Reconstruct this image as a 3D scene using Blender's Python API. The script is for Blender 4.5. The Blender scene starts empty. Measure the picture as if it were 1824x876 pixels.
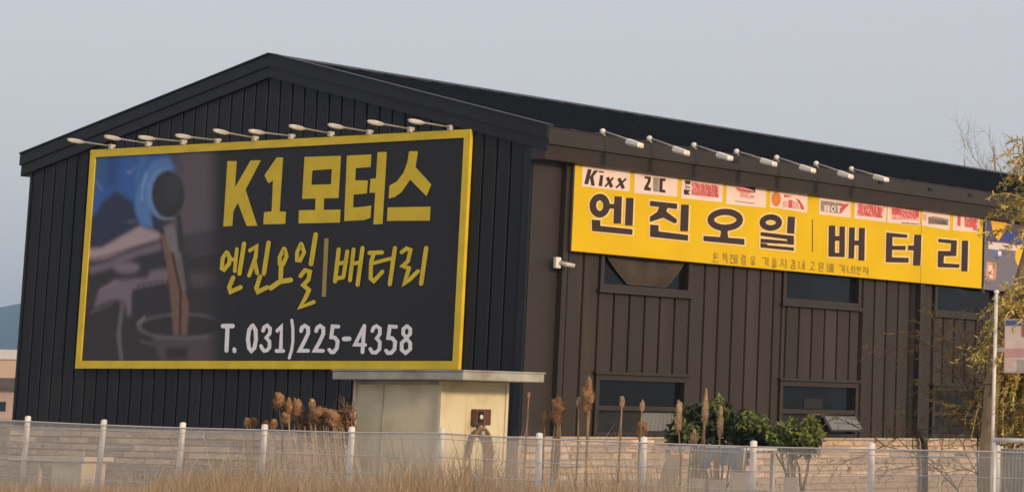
import bpy, bmesh, math, random
import numpy as np
from mathutils import Vector, Matrix, Euler

random.seed(7); rng = np.random.default_rng(7)
S = bpy.context.scene
COL = S.collection
R = math.radians

# ------------------------------------------------------------------ camera
RT = np.array([0.87159006, 0.49004822, 0.01354609])
UP = np.array([0.06080558, -0.13548345, 0.98891199])
FW = np.array([-0.48644983, 0.86110218, 0.1478837])
CC = np.array([35.06754875, -27.53832304, 0.95815424])
FPX, PPX, PPY = 4829.4869, 2049.2186, 34.314
cam = bpy.data.cameras.new('camera')
co = bpy.data.objects.new('camera', cam); COL.objects.link(co)
cam.sensor_width = 36.0
cam.lens = FPX / 1824 * 36
cam.shift_x = (912 - PPX) / 1824
cam.shift_y = -(438 - PPY) / 1824
cam.clip_start = 0.5; cam.clip_end = 12000
m = Matrix.Identity(4)
for i in range(3):
    m[i][0], m[i][1], m[i][2], m[i][3] = RT[i], UP[i], -FW[i], CC[i]
co.matrix_world = m
S.camera = co

# ------------------------------------------------------------------ light
SUN_EL, SUN_AZ = R(16), R(-8)          # azimuth from +x towards +y
w = bpy.data.worlds.new('World'); S.world = w; w.use_nodes = True
nt = w.node_tree; nt.nodes.clear()
out = nt.nodes.new('ShaderNodeOutputWorld'); bg = nt.nodes.new('ShaderNodeBackground')
sky = nt.nodes.new('ShaderNodeTexSky'); sky.sky_type = 'NISHITA'; sky.sun_disc = False
sky.sun_elevation = SUN_EL; sky.sun_rotation = R(90) - SUN_AZ
sky.air_density = 1.0; sky.dust_density = 3.0; sky.ozone_density = 1.5
mixn = nt.nodes.new('ShaderNodeMix'); mixn.data_type = 'RGBA'; mixn.blend_type = 'MIX'
mixn.inputs[0].default_value = 0.72
mixn.inputs[7].default_value = (7.7, 7.3, 7.5, 1)     # even high overcast / haze layer
nt.links.new(sky.outputs[0], mixn.inputs[6])
nt.links.new(mixn.outputs[2], bg.inputs['Color'])
bg.inputs['Strength'].default_value = 0.10
nt.links.new(bg.outputs[0], out.inputs[0])
sd = bpy.data.lights.new('sun', 'SUN'); so = bpy.data.objects.new('sun', sd); COL.objects.link(so)
sd.energy = 2.7; sd.angle = R(6); sd.color = (1.0, 0.72, 0.42)
dvec = Vector((math.cos(SUN_EL) * math.cos(SUN_AZ), math.cos(SUN_EL) * math.sin(SUN_AZ), math.sin(SUN_EL)))
so.rotation_euler = dvec.to_track_quat('Z', 'Y').to_euler()
so.location = (30, 5, 20)
S.view_settings.view_transform = 'Standard'; S.view_settings.look = 'None'
S.view_settings.exposure = 0.12; S.view_settings.gamma = 1.0

# ------------------------------------------------------------------ helpers
def ray(u, v): return FW + RT * (u - PPX) / FPX - UP * (v - PPY) / FPX
def onY(u, v, y): d = ray(u, v); return CC + d * (y - CC[1]) / d[1]
def onX(u, v, x): d = ray(u, v); return CC + d * (x - CC[0]) / d[0]
def atT(u, v, t): return CC + ray(u, v) * t
def lin(c):
    c = c / 255.0
    return c / 12.92 if c <= 0.04045 else ((c + 0.055) / 1.055) ** 2.4
def rgb(r, g, b, k=1.0): return (min(lin(r) * k, .9), min(lin(g) * k, .9), min(lin(b) * k, .9))

BASE = {}
def base_of(o): return BASE.get(o.name, Vector((0, 0, 0))) if o else Vector((0, 0, 0))
def tag(o, label=None, cat=None, group=None, kind=None):
    if label: o['label'] = label
    if cat: o['category'] = cat
    if group: o['group'] = group
    if kind: o['kind'] = kind
    return o
def thing(name, label, cat, loc=(0, 0, 0), group=None):
    o = bpy.data.objects.new(name, None); COL.objects.link(o)
    o.location = loc; o.empty_display_size = .2
    BASE[o.name] = Vector(loc)
    return tag(o, label, cat, group)
def copy_tree(o, parent=None, delta=None):
    c = o.copy(); COL.objects.link(c)
    if parent: c.parent = parent
    if delta is not None: c.location = Vector(o.location) + delta
    BASE[c.name] = base_of(o) + (delta if delta is not None else Vector((0, 0, 0)))
    for ch in list(o.children): copy_tree(ch, c)
    return c

class MB:
    def __init__(s): s.v = []; s.f = []
    def poly(s, pts):
        n = len(s.v); s.v += [tuple(map(float, p)) for p in pts]; s.f.append(tuple(range(n, n + len(pts)))); return s
    def hexa(s, p):                       # 8 points: bottom 4 ccw, top 4 ccw
        n = len(s.v); s.v += [tuple(map(float, q)) for q in p]
        for a in ((3, 2, 1, 0), (4, 5, 6, 7), (0, 1, 5, 4), (1, 2, 6, 5), (2, 3, 7, 6), (3, 0, 4, 7)): s.f.append(tuple(n + i for i in a))
        return s
    def box(s, x0, x1, y0, y1, z0, z1):
        return s.hexa([(x0, y0, z0), (x1, y0, z0), (x1, y1, z0), (x0, y1, z0), (x0, y0, z1), (x1, y0, z1), (x1, y1, z1), (x0, y1, z1)])
    def tube(s, pts, rad, n=8, cap=True, sy=1.0):
        P = [Vector(p) for p in pts]
        if not hasattr(rad, '__len__'): rad = [rad] * len(P)
        ref = Vector((0, 0, 1))
        d0 = (P[-1] - P[0]).normalized()
        if abs(d0.z) > .95: ref = Vector((1, 0, 0))
        rows = []
        for i, p in enumerate(P):
            d = (P[min(i + 1, len(P) - 1)] - P[max(i - 1, 0)]).normalized()
            a = d.cross(ref).normalized(); b = a.cross(d)
            k = len(s.v); rows.append(k)
            for j in range(n):
                t = 2 * math.pi * j / n
                s.v.append(tuple(p + (a * math.cos(t) + b * math.sin(t) * sy) * rad[i]))
        for i in range(len(P) - 1):
            for j in range(n):
                a, b = rows[i], rows[i + 1]; j2 = (j + 1) % n
                s.f.append((a + j, a + j2, b + j2, b + j))
        if cap:
            s.f.append(tuple(rows[0] + j for j in range(n))[::-1]); s.f.append(tuple(rows[-1] + j for j in range(n)))
        return s
    def ell(s, c, r, n=10, m=6, M=None):
        k = len(s.v); c = Vector(c)
        def P(x, y, z):
            q = Vector((x * r[0], y * r[1], z * r[2]))
            if M: q = M @ q
            return tuple(c + q)
        s.v.append(P(0, 0, -1))
        for i in range(1, m):
            t = math.pi * i / m - math.pi / 2
            for j in range(n):
                a = 2 * math.pi * j / n; s.v.append(P(math.cos(t) * math.cos(a), math.cos(t) * math.sin(a), math.sin(t)))
        s.v.append(P(0, 0, 1)); top = len(s.v) - 1
        for j in range(n):
            j2 = (j + 1) % n
            s.f.append((k, k + 1 + j2, k + 1 + j)); s.f.append((top, top - n + j, top - n + j2))
            for i in range(m - 2):
                a = k + 1 + i * n; b = a + n; s.f.append((a + j, a + j2, b + j2, b + j))
        return s
    def build(s, name, mat, parent=None, smooth=False, bevel=0):
        me = bpy.data.meshes.new(name); b = base_of(parent)
        me.from_pydata([(x - b.x, y - b.y, z - b.z) for x, y, z in s.v], [], s.f); me.update()
        if mat: me.materials.append(mat)
        if smooth: me.polygons.foreach_set('use_smooth', [True] * len(me.polygons))
        o = bpy.data.objects.new(name, me); COL.objects.link(o)
        if parent: o.parent = parent; BASE[o.name] = b
        if bevel:
            md = o.modifiers.new('bevel', 'BEVEL'); md.width = bevel; md.segments = 2; md.limit_method = 'ANGLE'
        return o

def mat(name, col, rough=.6, metal=0, spec=.5, var=.12, scale=3.0, bump=0, bscale=40, stretch=(1, 1, 1), island=0, dirt=None, dirt_scale=1.2, dirt_amt=.5):
    mt = bpy.data.materials.new(name); mt.use_nodes = True
    n = mt.node_tree; b = n.nodes['Principled BSDF']
    b.inputs['Roughness'].default_value = rough; b.inputs['Metallic'].default_value = metal
    b.inputs['Specular IOR Level'].default_value = spec
    tc = n.nodes.new('ShaderNodeTexCoord'); geo = n.nodes.new('ShaderNodeNewGeometry')
    mp = n.nodes.new('ShaderNodeMapping'); mp.inputs['Scale'].default_value = stretch
    n.links.new(geo.outputs['Position'], mp.inputs[0])
    nz = n.nodes.new('ShaderNodeTexNoise'); nz.inputs['Scale'].default_value = scale; nz.inputs['Detail'].default_value = 5
    n.links.new(mp.outputs[0], nz.inputs['Vector'])
    mr = n.nodes.new('ShaderNodeMapRange'); mr.inputs[1].default_value = .3; mr.inputs[2].default_value = .7
    mr.inputs[3].default_value = 1 - var; mr.inputs[4].default_value = 1 + var
    n.links.new(nz.outputs[0], mr.inputs[0])
    src = mr.outputs[0]
    if island:
        oi = n.nodes.new('ShaderNodeObjectInfo' if island > 0 else 'ShaderNodeNewGeometry')
        m2 = n.nodes.new('ShaderNodeMapRange'); m2.inputs[3].default_value = 1 - abs(island); m2.inputs[4].default_value = 1 + abs(island)
        n.links.new(oi.outputs['Random' if island > 0 else 'Random Per Island'], m2.inputs[0])
        mm = n.nodes.new('ShaderNodeMath'); mm.operation = 'MULTIPLY'
        n.links.new(src, mm.inputs[0]); n.links.new(m2.outputs[0], mm.inputs[1]); src = mm.outputs[0]
    vm = n.nodes.new('ShaderNodeVectorMath'); vm.operation = 'SCALE'; vm.inputs[0].default_value = col[:3]
    n.links.new(src, vm.inputs['Scale'])
    fin = vm.outputs[0]
    if dirt:
        dz = n.nodes.new('ShaderNodeTexNoise'); dz.inputs['Scale'].default_value = dirt_scale; dz.inputs['Detail'].default_value = 6
        n.links.new(mp.outputs[0], dz.inputs['Vector'])
        dr = n.nodes.new('ShaderNodeMapRange'); dr.inputs[1].default_value = .5; dr.inputs[2].default_value = .75; dr.inputs[4].default_value = dirt_amt
        n.links.new(dz.outputs[0], dr.inputs[0])
        mx = n.nodes.new('ShaderNodeMix'); mx.data_type = 'RGBA'; mx.inputs[7].default_value = (*dirt, 1)
        n.links.new(dr.outputs[0], mx.inputs[0]); n.links.new(fin, mx.inputs[6]); fin = mx.outputs[2]
    n.links.new(fin, b.inputs['Base Color'])
    if bump:
        bz = n.nodes.new('ShaderNodeTexNoise'); bz.inputs['Scale'].default_value = bscale; bz.inputs['Detail'].default_value = 4
        n.links.new(mp.outputs[0], bz.inputs['Vector'])
        bp = n.nodes.new('ShaderNodeBump'); bp.inputs['Strength'].default_value = bump; bp.inputs['Distance'].default_value = .02
        n.links.new(bz.outputs[0], bp.inputs['Height']); n.links.new(bp.outputs[0], b.inputs['Normal'])
    return mt

def vcol_mat(name, rough=.55):
    mt = bpy.data.materials.new(name); mt.use_nodes = True
    n = mt.node_tree; b = n.nodes['Principled BSDF']; b.inputs['Roughness'].default_value = rough
    a = n.nodes.new('ShaderNodeVertexColor'); a.layer_name = 'print'
    n.links.new(a.outputs[0], b.inputs['Base Color']); return mt

# ------------------------------------------------------------------ materials
M = {}
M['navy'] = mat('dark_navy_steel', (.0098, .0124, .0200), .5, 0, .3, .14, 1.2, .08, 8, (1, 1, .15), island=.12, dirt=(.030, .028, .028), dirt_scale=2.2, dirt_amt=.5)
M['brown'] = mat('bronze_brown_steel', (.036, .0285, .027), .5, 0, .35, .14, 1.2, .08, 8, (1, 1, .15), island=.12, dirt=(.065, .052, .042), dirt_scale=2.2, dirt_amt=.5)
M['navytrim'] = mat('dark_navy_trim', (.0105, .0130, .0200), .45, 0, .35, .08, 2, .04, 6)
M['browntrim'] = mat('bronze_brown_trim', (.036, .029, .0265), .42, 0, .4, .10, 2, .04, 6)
M['roof'] = mat('dark_roof_sheet', (.0075, .0095, .0150), .6, 0, .22, .12, .8, .05, 5)
M['backing'] = mat('joint_backing_and_pipe_shadow', (.008, .008, .009), .8)  # near-black behind the joints, also painted as shadow beside the downpipes
M['glass'] = mat('dark_window_glass', (.006, .007, .008), .10, 0, .32, .5, .9, .25, 1.6)
M['dusty'] = mat('dusty_window_glass', (.017, .017, .019), .3, 0, .35, .5, 1.5, .25, 1.6, dirt=(.05, .046, .045), dirt_scale=2.5, dirt_amt=.6)
M['sash'] = mat('grey_curtain_and_sky_reflection', (.15, .155, .16), .15, 0, .6, .1, 2)  # curtain grey; on the sash pane it paints a sky reflection
M['mortar'] = mat('grey_mortar', (.41, .35, .30), .95, 0, .2, .2, 12, .3, 60)
M['brickA'] = mat('split_stone_buff', (.50, .38, .30), .92, 0, .2, .22, 9, .8, 22, (1, 1, 3), island=.26)
M['brickB'] = mat('split_stone_grey', (.43, .345, .285), .92, 0, .2, .22, 9, .8, 22, (1, 1, 3), island=.24)
M['brickC'] = mat('split_stone_pale', (.62, .48, .37), .92, 0, .2, .20, 9, .8, 22, (1, 1, 3), island=.16)
M['yframe'] = mat('yellow_frame_paint', (.74, .55, .035), .5, 0, .4, .10, 3, 0)
M['face'] = mat('dark_print_vinyl', rgb(25, 25, 31, 1.25), .45, 0, .4, .10, 2)
M['yletter'] = mat('yellow_letter_vinyl', (.72, .54, .03), .5, 0, .4, .06, 5)
M['yhand'] = mat('yellow_brush_letter_vinyl', (.70, .55, .03), .5, 0, .4, .10, 8)
M['dull'] = mat('dull_gold_vinyl', (.36, .28, .09), .5)
M['wletter'] = mat('lavender_white_letter_vinyl', (.86, .88, .95), .5, 0, .4, .05, 5)
M['ybanner'] = mat('yellow_banner_vinyl', (.70, .475, .010), .6, 0, .2, .05, 1.0, .10, 1.5, dirt=(.62, .40, .02), dirt_amt=.4)
M['ink'] = mat('dark_brown_letter_ink', (.040, .022, .018), .5, 0, .4, .15, 3)
M['cream'] = mat('cream_letter_outline', (.80, .60, .27), .5, 0, .4, .08, 6)
M['card'] = mat('pinkish_white_card', (.80, .64, .60), .5, 0, .4, .06, 5)
M['red'] = mat('red_print', (.60, .10, .11), .5, 0, .4, .3, 14)
M['pink'] = mat('pink_print', (.72, .36, .36), .5, 0, .4, .25, 14)
M['greyp'] = mat('grey_print', (.30, .25, .24), .5, 0, .4, .3, 14)
M['orange'] = mat('orange_print', (.66, .22, .035), .5, 0, .4, .12, 9)
M['smalltext'] = mat('brown_small_text', (.36, .23, .035), .5, 0, .3, .3, 20)
M['lamp'] = mat('pale_lamp_housing', (.52, .51, .50), .5, 0, .5, .18, 12)
M['lampglass'] = mat('lamp_lens', (.75, .73, .66), .2, 0, .6, .05, 5)
M['arm'] = mat('lamp_arm_grey', (.33, .325, .32), .45, .2, .5, .15, 10)
M['white'] = mat('white_fence_paint', (.80, .77, .74), .55, 0, .4, .10, 7, dirt=(.35, .28, .2), dirt_scale=5, dirt_amt=.5)
M['wire'] = mat('grey_white_fence_wire', (.66, .65, .63), .5, 0, .4, .10, 7)
M['shed'] = mat('cream_shed_panel', (.70, .645, .47), .6, 0, .35, .05, 1.4, .05, 4, dirt=(.40, .32, .19), dirt_scale=2.6, dirt_amt=.65)
M['slab'] = mat('grey_roof_slab', (.40, .40, .38), .7, 0, .3, .15, 4, .2, 20, dirt=(.18, .16, .12), dirt_scale=2.5, dirt_amt=.7)
M['rust'] = mat('red_brown_meter_box', (.11, .05, .035), .5, 0, .4, .3, 8)
M['black'] = mat('black_plastic', (.012, .011, .011), .45, 0, .4, .15, 8)
M['hose'] = mat('brown_green_hose', (.22, .16, .08), .5, 0, .4, .15, 8)
M['ground'] = mat('dry_dirt_ground', (.34, .27, .18), .95, 0, .2, .3, .8, .4, 6)
M['grass'] = mat('dry_straw_grass', (.70, .50, .29), .9, 0, .2, .15, 3, island=-.35)
M['reed'] = mat('dry_reed_stalk', (.30, .20, .11), .9, 0, .2, .2, 6, island=.2)
M['head'] = mat('rusty_seed_head', (.33, .19, .10), .95, 0, .1, .25, 25, .8, 60, island=.18)
M['straw'] = mat('pale_straw_wrap', (.44, .31, .18), .95, 0, .1, .25, 25, .6, 60)
M['leafD'] = mat('deep_green_leaf', (.034, .052, .017), .55, 0, .4, .25, 4, island=-.4)
M['leafL'] = mat('fresh_green_leaf', (.13, .165, .04), .55, 0, .4, .25, 4, island=-.35)
M['twig'] = mat('brown_twig', (.14, .095, .055), .9, 0, .2, .2, 6)
M['olive'] = mat('yellow_olive_frond', (.50, .40, .13), .8, 0, .2, .25, 3, island=-.42)
M['dryleaf'] = mat('olive_brown_leaf', (.20, .155, .055), .85, 0, .2, .25, 3, island=-.4)
M['bark'] = mat('grey_brown_bark', (.30, .225, .15), .95, 0, .2, .3, 6, .7, 25, (1, 1, .3))
M['pot'] = mat('pale_plastic_pot', (.70, .58, .45), .6, 0, .4, .08, 5, dirt=(.4, .28, .18), dirt_scale=4)
M['terra'] = mat('pinkish_clay', (.42, .26, .19), .8, 0, .2, .15, 5)
M['board'] = mat('tan_board', (.52, .37, .23), .8, 0, .2, .15, 5)
M['tarp'] = mat('blue_grey_cloth', (.20, .24, .27), .8, 0, .2, .2, 5, .3, 20)
M['box'] = mat('pale_utility_box', (.58, .50, .41), .7, 0, .3, .12, 3, dirt=(.3, .23, .16), dirt_scale=3)
M['hill'] = mat('wooded_hill', (.04, .055, .05), .95, 0, .1, .3, .01)
M['peach'] = mat('peach_render_wall', (.60, .43, .30), .9, 0, .2, .05, .3)
M['tile'] = mat('brown_roof_tile', (.10, .065, .05), .9, 0, .2, .2, 1)
M['housewall'] = mat('pinkish_house_wall', (.50, .36, .30), .9, 0, .2, .1, .5)
M['bare'] = mat('grey_bare_twig', (.34, .31, .27), .95, 0, .1, .2, 3)
M['print'] = vcol_mat('printed_picture')

# ------------------------------------------------------------------ ground, far setting
GZ = -0.20
g = MB(); NG = 48
for i in range(NG):
    for j in range(NG):
        pass
xs = np.concatenate([[-3000, -1500, -500, -150, -60], np.linspace(-30, 45, 40), [80, 200, 800, 2500]])
ys = np.concatenate([[-1500, -800, -200, -60], np.linspace(-32, 32, 40), [60, 150, 500, 1500, 3200]])
V = [(x, y, GZ + (0.03 * math.sin(x * 1.3 + y) + .02 * math.sin(2.1 * y) if abs(x) < 50 and abs(y) < 40 else 0)) for y in ys for x in xs]
nx = len(xs)
g.v = V; g.f = [(j * nx + i, j * nx + i + 1, (j + 1) * nx + i + 1, (j + 1) * nx + i) for j in range(len(ys) - 1) for i in range(nx - 1)]
tag(g.build('ground', M['ground'], smooth=True), 'flat dry earth ground of the yard and fields', kind='structure')

# hill far behind on the left
h = MB(); prof = [(-420, 700), (-300, 600), (-180, 560), (-90, 552), (-30, 549), (10, 541), (60, 532), (160, 520), (300, 560), (420, 640), (520, 735)]
D0 = 2300.0
rows = []
for k, (dt, fz) in enumerate([(0, 0.0), (80, .55), (200, .9), (330, 1.0), (480, .8), (700, 0)]):
    row = []
    for (u, v) in prof:
        q = atT(u, 740, D0 + dt); top = atT(u, v, D0 + 330)[2]
        row.append((q[0], q[1], GZ - 1 + (top - GZ + 1) * fz * (1 + .06 * math.sin(u * .05 + dt)) if fz < 1 else top))
    rows.append(row)
n0 = len(prof)
for r_ in rows: h.v += r_
h.f = [(a * n0 + i, a * n0 + i + 1, (a + 1) * n0 + i + 1, (a + 1) * n0 + i) for a in range(len(rows) - 1) for i in range(n0 - 1)]
tag(h.build('hill', M['hill'], smooth=True), 'low wooded hill fading to blue far behind the garage', kind='structure')

# ------------------------------------------------------------------ garage building
W, L = 10.0, 22.0
OL, OR, ZE, ZA = -0.219, 10.32, 4.787, 6.040
ZP = 0.70
garage = thing('garage_building', 'dark metal clad garage with low gabled roof behind white wire fence', 'garage', (5, 8, GZ))
def roofz(x): return ZE + (ZA - ZE) * ((x - OL) / (5 - OL) if x < 5 else (OR - x) / (OR - 5))

# wall core (kept just inside the cladding)
core = MB()
core.v = [(0.06, .06, GZ), (W - .06, .06, GZ), (W - .06, .06, roofz(W - .06) - .10), (5, .06, ZA - .10), (.06, .06, roofz(.06) - .10),
          (0.06, L - .06, GZ), (W - .06, L - .06, GZ), (W - .06, L - .06, roofz(W - .06) - .10), (5, L - .06, ZA - .10), (.06, L - .06, roofz(.06) - .10)]
core.f = [(0, 1, 2, 3, 4), (9, 8, 7, 6, 5), (0, 4, 9, 5), (1, 6, 7, 2), (2, 7, 8, 3), (3, 8, 9, 4)]
core.build('wall', M['backing'], garage)

# gable cladding: one ribbed sheet strip after another
def strip_y0(x0, x1, z0, zt0, zt1, name='panel'):
    b = MB(); g_, d = .020, .034
    X = [x0 + .004, x0 + g_, x1 - g_, x1 - .004]; Y = [.030, -.014, -.014, .030]
    n = len(b.v)
    for x, y in zip(X, Y): b.v.append((x, y, z0))
    for x, y in zip(X, Y):
        t = (x - x0) / (x1 - x0); b.v.append((x, y, zt0 + (zt1 - zt0) * t))
    b.f = [(0, 1, 5, 4), (1, 2, 6, 5), (2, 3, 7, 6), (4, 5, 6, 7), (3, 2, 1, 0)]
    return b
NPG = 40
for i in range(NPG):
    x0, x1 = .02 + (W - .14) * i / NPG, .02 + (W - .14) * (i + 1) / NPG
    b = strip_y0(x0, x1, ZP - .02, roofz(x0) - .16, roofz(x1) - .16)
    if x0 < 5 < x1: pass
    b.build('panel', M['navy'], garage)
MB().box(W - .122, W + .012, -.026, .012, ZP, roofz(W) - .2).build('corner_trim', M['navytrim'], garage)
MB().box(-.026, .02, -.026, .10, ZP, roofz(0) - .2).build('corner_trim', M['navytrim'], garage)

# side cladding with window openings
WIN = []
for a, b_ in ((1.439, 3.413), (5.596, 7.619), (9.700, 11.68)):
    WIN.append((a, b_, 2.716, 3.70)); WIN.append((a, b_, ZP + .02, 1.545))
def side_strip(y0, y1, z0, z1, mb):
    g_ = .024
    X = [W - .05, W + .016, W + .016, W - .05]; Y = [y0 + .008, y0 + g_, y1 - g_, y1 - .008]
    n = len(mb.v)
    for z in (z0, z1):
        for x, y in zip(X, Y): mb.v.append((x, y, z))
    for f in ((0, 1, 5, 4), (1, 2, 6, 5), (2, 3, 7, 6), (4, 5, 6, 7), (3, 2, 1, 0)): mb.f.append(tuple(n + i for i in f))
PW = 1.974 / 6
k0 = -2
ZT = 4.60
bounds = []
y = 1.439 + PW * k0
while y < L - .1:
    bounds.append((y, min(y + PW, L - .06))); y += PW
for (a, b_) in bounds:
    mb = MB(); cuts = [w_ for w_ in WIN if w_[0] < b_ - .01 and w_[1] > a + .01]
    # sub-strips across the panel
    edges = sorted({a, b_} | {e for w_ in cuts for e in (w_[0], w_[1]) if a < e < b_})
    for e0, e1 in zip(edges[:-1], edges[1:]):
        if e1 - e0 < .075: 
            continue
        zz = [(ZP - .02, ZT)]
        for w_ in cuts:
            if w_[0] < e1 - .01 and w_[1] > e0 + .01:
                nz = []
                for (p, q) in zz:
                    if w_[2] > p: nz.append((p, min(q, w_[2])))
                    if w_[3] < q: nz.append((max(p, w_[3]), q))
                zz = nz
        for p, q in zz:
            if q - p > .03:
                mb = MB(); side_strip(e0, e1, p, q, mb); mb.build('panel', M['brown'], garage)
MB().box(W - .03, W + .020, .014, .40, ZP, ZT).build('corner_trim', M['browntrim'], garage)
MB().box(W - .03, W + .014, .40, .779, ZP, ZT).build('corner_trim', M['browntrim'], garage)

# windows
def window(y0, y1, z0, z1, lower, idx):
    t = .075
    fr = MB()
    fr.box(W - .04, W + .045, y0, y0 + t, z0, z1).box(W - .04, W + .045, y1 - t, y1, z0, z1)
    fr.box(W - .04, W + .043, y0 + t, y1 - t, z1 - t, z1)
    fr.box(W - .04, W + .043, y0 + t, y1 - t, z0, z0 + t * (.9 if not lower else .5))
    f = fr.build('window', M['browntrim'], garage)
    if lower:
        MB().box(W + .0, W + .085, y0 - .05, y1 + .05, z1 + .002, z1 + .040).build('head_trim', M['browntrim'], f)
        zr = 1.09
        MB().box(W - .04, W + .038, y0 + t, y1 - t, zr - .032, zr + .032).build('transom', M['browntrim'], f)
        MB().box(W - .055, W - .045, y0 + t, y1 - t, zr + .03, z1 - t).build('pane', M['glass'], f)
        MB().box(W - .055, W - .046, y0 + t, y1 - t, z0 + .03, zr - .03).build('pane', M['dusty'], f)
    else:
        MB().box(W + .0, W + .085, y0 - .05, y1 + .05, z0 - .052, z0 - .002).build('sill', M['browntrim'], f)
        MB().box(W - .055, W - .045, y0 + t, y1 - t, z0 + .05, z1 - t).build('pane', M['glass'], f)
    return f
wins = [window(*w_, lower=(i % 2 == 1), idx=i) for i, w_ in enumerate(WIN)]
# sagging cover under the first upper window's head
y0, y1 = 1.54, 3.33
cv = MB(); NC = 24; NR = 8
for j in range(NR + 1):
    for i in range(NC + 1):
        t = i / NC; s = min(1, min(t / .30, (1 - t) / .22)) ** .8
        zt = 3.28; zb = 3.28 - (.43) * s - .05
        q = j / NR
        cv.v.append((W + .004 + .022 * math.sin(q * 7.2 + 2.6 * s + 5 * abs(t - .5)) * s, y0 + (y1 - y0) * t, zt + (zb - zt) * q))
cv.f = [(j * (NC + 1) + i, j * (NC + 1) + i + 1, (j + 1) * (NC + 1) + i + 1, (j + 1) * (NC + 1) + i) for j in range(NR) for i in range(NC)]
M['cover'] = mat('brown_cloth_pale_reflection', (.060, .050, .044), .8, 0, .2, .25, 3)  # cloth base lightened to paint in a pale window reflection
c_ = cv.build('sagging_cover', M['cover'], wins[0], smooth=True); c_['label'] = 'brown cloth sagging across the window'
# pale curtain in the first lower window, tilted sash in the second
cu = MB(); NC = 26
for i in range(NC + 1):
    t = i / NC; yy = 2.55 + .72 * t
    for z in (1.035, .78): cu.v.append((W - .036 + .012 * math.sin(i * 2.1), yy - .06 * (z < 1) * (1 - t), z))
cu.f = [(2 * i, 2 * i + 1, 2 * i + 3, 2 * i + 2) for i in range(NC)]
cu.build('curtain', M['sash'], wins[1])
yA, yB = 6.66, 7.545
sa = MB().hexa([(W + .21, yA, .80), (W + .21, yB, .80), (W + .235, yB, .80), (W + .235, yA, .80),
                (W + .03, yA, 1.04), (W + .03, yB, 1.04), (W + .055, yB, 1.04), (W + .055, yA, 1.04)])
s_ = sa.build('open_sash', M['browntrim'], wins[3])
d_ = Vector((.18, 0, -.24)); n_ = Vector((.24, 0, .18)).normalized() * .006
def sp(t, yy): return Vector((W + .055, yy, 1.04)) + d_ * t + n_
sp2 = MB().poly([sp(.08, yA + .04), sp(.92, yA + .04), sp(.92, yB - .04), sp(.08, yB - .04)])
o_ = sp2.build('sash_pane', M['sash'], wins[3])  # sky reflection put into the pane as a pale grey base
# vague stored things seen behind the glass
MB().box(W - .044, W - .034, 6.30, 6.78, 1.14, 1.29).build('stored_box', M['dusty'], wins[3])

# roof
rf = MB(); yA, yB = -.045, L + .05
for (xa, za, xb, zb) in ((OL + .014, ZE, 5, ZA), (OR - .014, ZE, 5, ZA)):
    o = MB().hexa([(xa, yA, za - .10), (xb, yA, zb - .10), (xb, yB, zb - .10), (xa, yB, za - .10), (xa, yA, za - .01), (xb, yA, zb - .01), (xb, yB, zb - .01), (xa, yB, za - .01)])
    sheet = o.build('roof_slope', M['roof'], garage)
    sm = MB(); ns = 44
    for k in range(1, ns):
        yy = yA + (yB - yA) * k / ns
        e = .06 if xa < 5 else -.06
        sm.hexa([(xa + e, yy - .012, za - .012 + .014), (xb, yy - .012, zb - .012), (xb, yy + .012, zb - .012), (xa + e, yy + .012, za - .012 + .014),
                 (xa + e, yy - .008, za + .022 + .014), (xb, yy - .008, zb + .022), (xb, yy + .008, zb + .022), (xa + e, yy + .008, za + .022 + .014)])
    s_ = sm.build('seam', M['roof'], sheet); s_['kind'] = 'stuff'
rc = MB().hexa([(4.78, yA, ZA - .055), (5.0, yA, ZA - .005), (5.0, yB, ZA - .005), (4.78, yB, ZA - .055), (4.78, yA, ZA - .028), (5.0, yA, ZA + .034), (5.0, yB, ZA + .034), (4.78, yB, ZA - .028)])
rc.hexa([(5.0, yA, ZA - .005), (5.22, yA, ZA - .055), (5.22, yB, ZA - .055), (5.0, yB, ZA - .005), (5.0, yA, ZA + .034), (5.22, yA, ZA - .028), (5.22, yB, ZA - .028), (5.0, yB, ZA + .034)])
rc.build('ridge_cap', M['navytrim'], garage)
def slope_box(xa, xb, yy0, yy1, dz0, dz1, name, mt):
    za, zb = roofz(xa), roofz(xb)
    return MB().hexa([(xa, yy0, za + dz0), (xb, yy0, zb + dz0), (xb, yy1, zb + dz0), (xa, yy1, za + dz0), (xa, yy0, za + dz1), (xb, yy0, zb + dz1), (xb, yy1, zb + dz1), (xa, yy1, za + dz1)]).build(name, mt, garage)
for xa, xb in ((OL, 5.0), (5.0, OR)):
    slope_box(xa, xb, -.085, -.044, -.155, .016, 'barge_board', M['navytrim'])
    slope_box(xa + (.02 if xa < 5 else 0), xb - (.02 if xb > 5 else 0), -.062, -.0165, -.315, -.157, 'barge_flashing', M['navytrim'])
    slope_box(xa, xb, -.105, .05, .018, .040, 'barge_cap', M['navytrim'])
# eave gutters
for (x0, x1, x2) in ((OR - .10, OR, OR - .07),):
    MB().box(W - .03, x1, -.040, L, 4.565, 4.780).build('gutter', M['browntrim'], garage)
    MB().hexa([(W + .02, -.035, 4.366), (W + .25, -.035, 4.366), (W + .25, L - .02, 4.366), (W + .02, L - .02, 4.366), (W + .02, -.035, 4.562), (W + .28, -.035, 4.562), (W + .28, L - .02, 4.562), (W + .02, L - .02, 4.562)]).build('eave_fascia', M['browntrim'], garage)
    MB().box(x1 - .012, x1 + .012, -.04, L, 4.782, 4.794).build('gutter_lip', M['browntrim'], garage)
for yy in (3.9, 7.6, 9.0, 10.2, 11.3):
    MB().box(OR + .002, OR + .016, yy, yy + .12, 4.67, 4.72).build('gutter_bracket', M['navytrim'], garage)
MB().box(OL, .02, -.040, L, 4.47, 4.765).build('gutter', M['navytrim'], garage)
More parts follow.
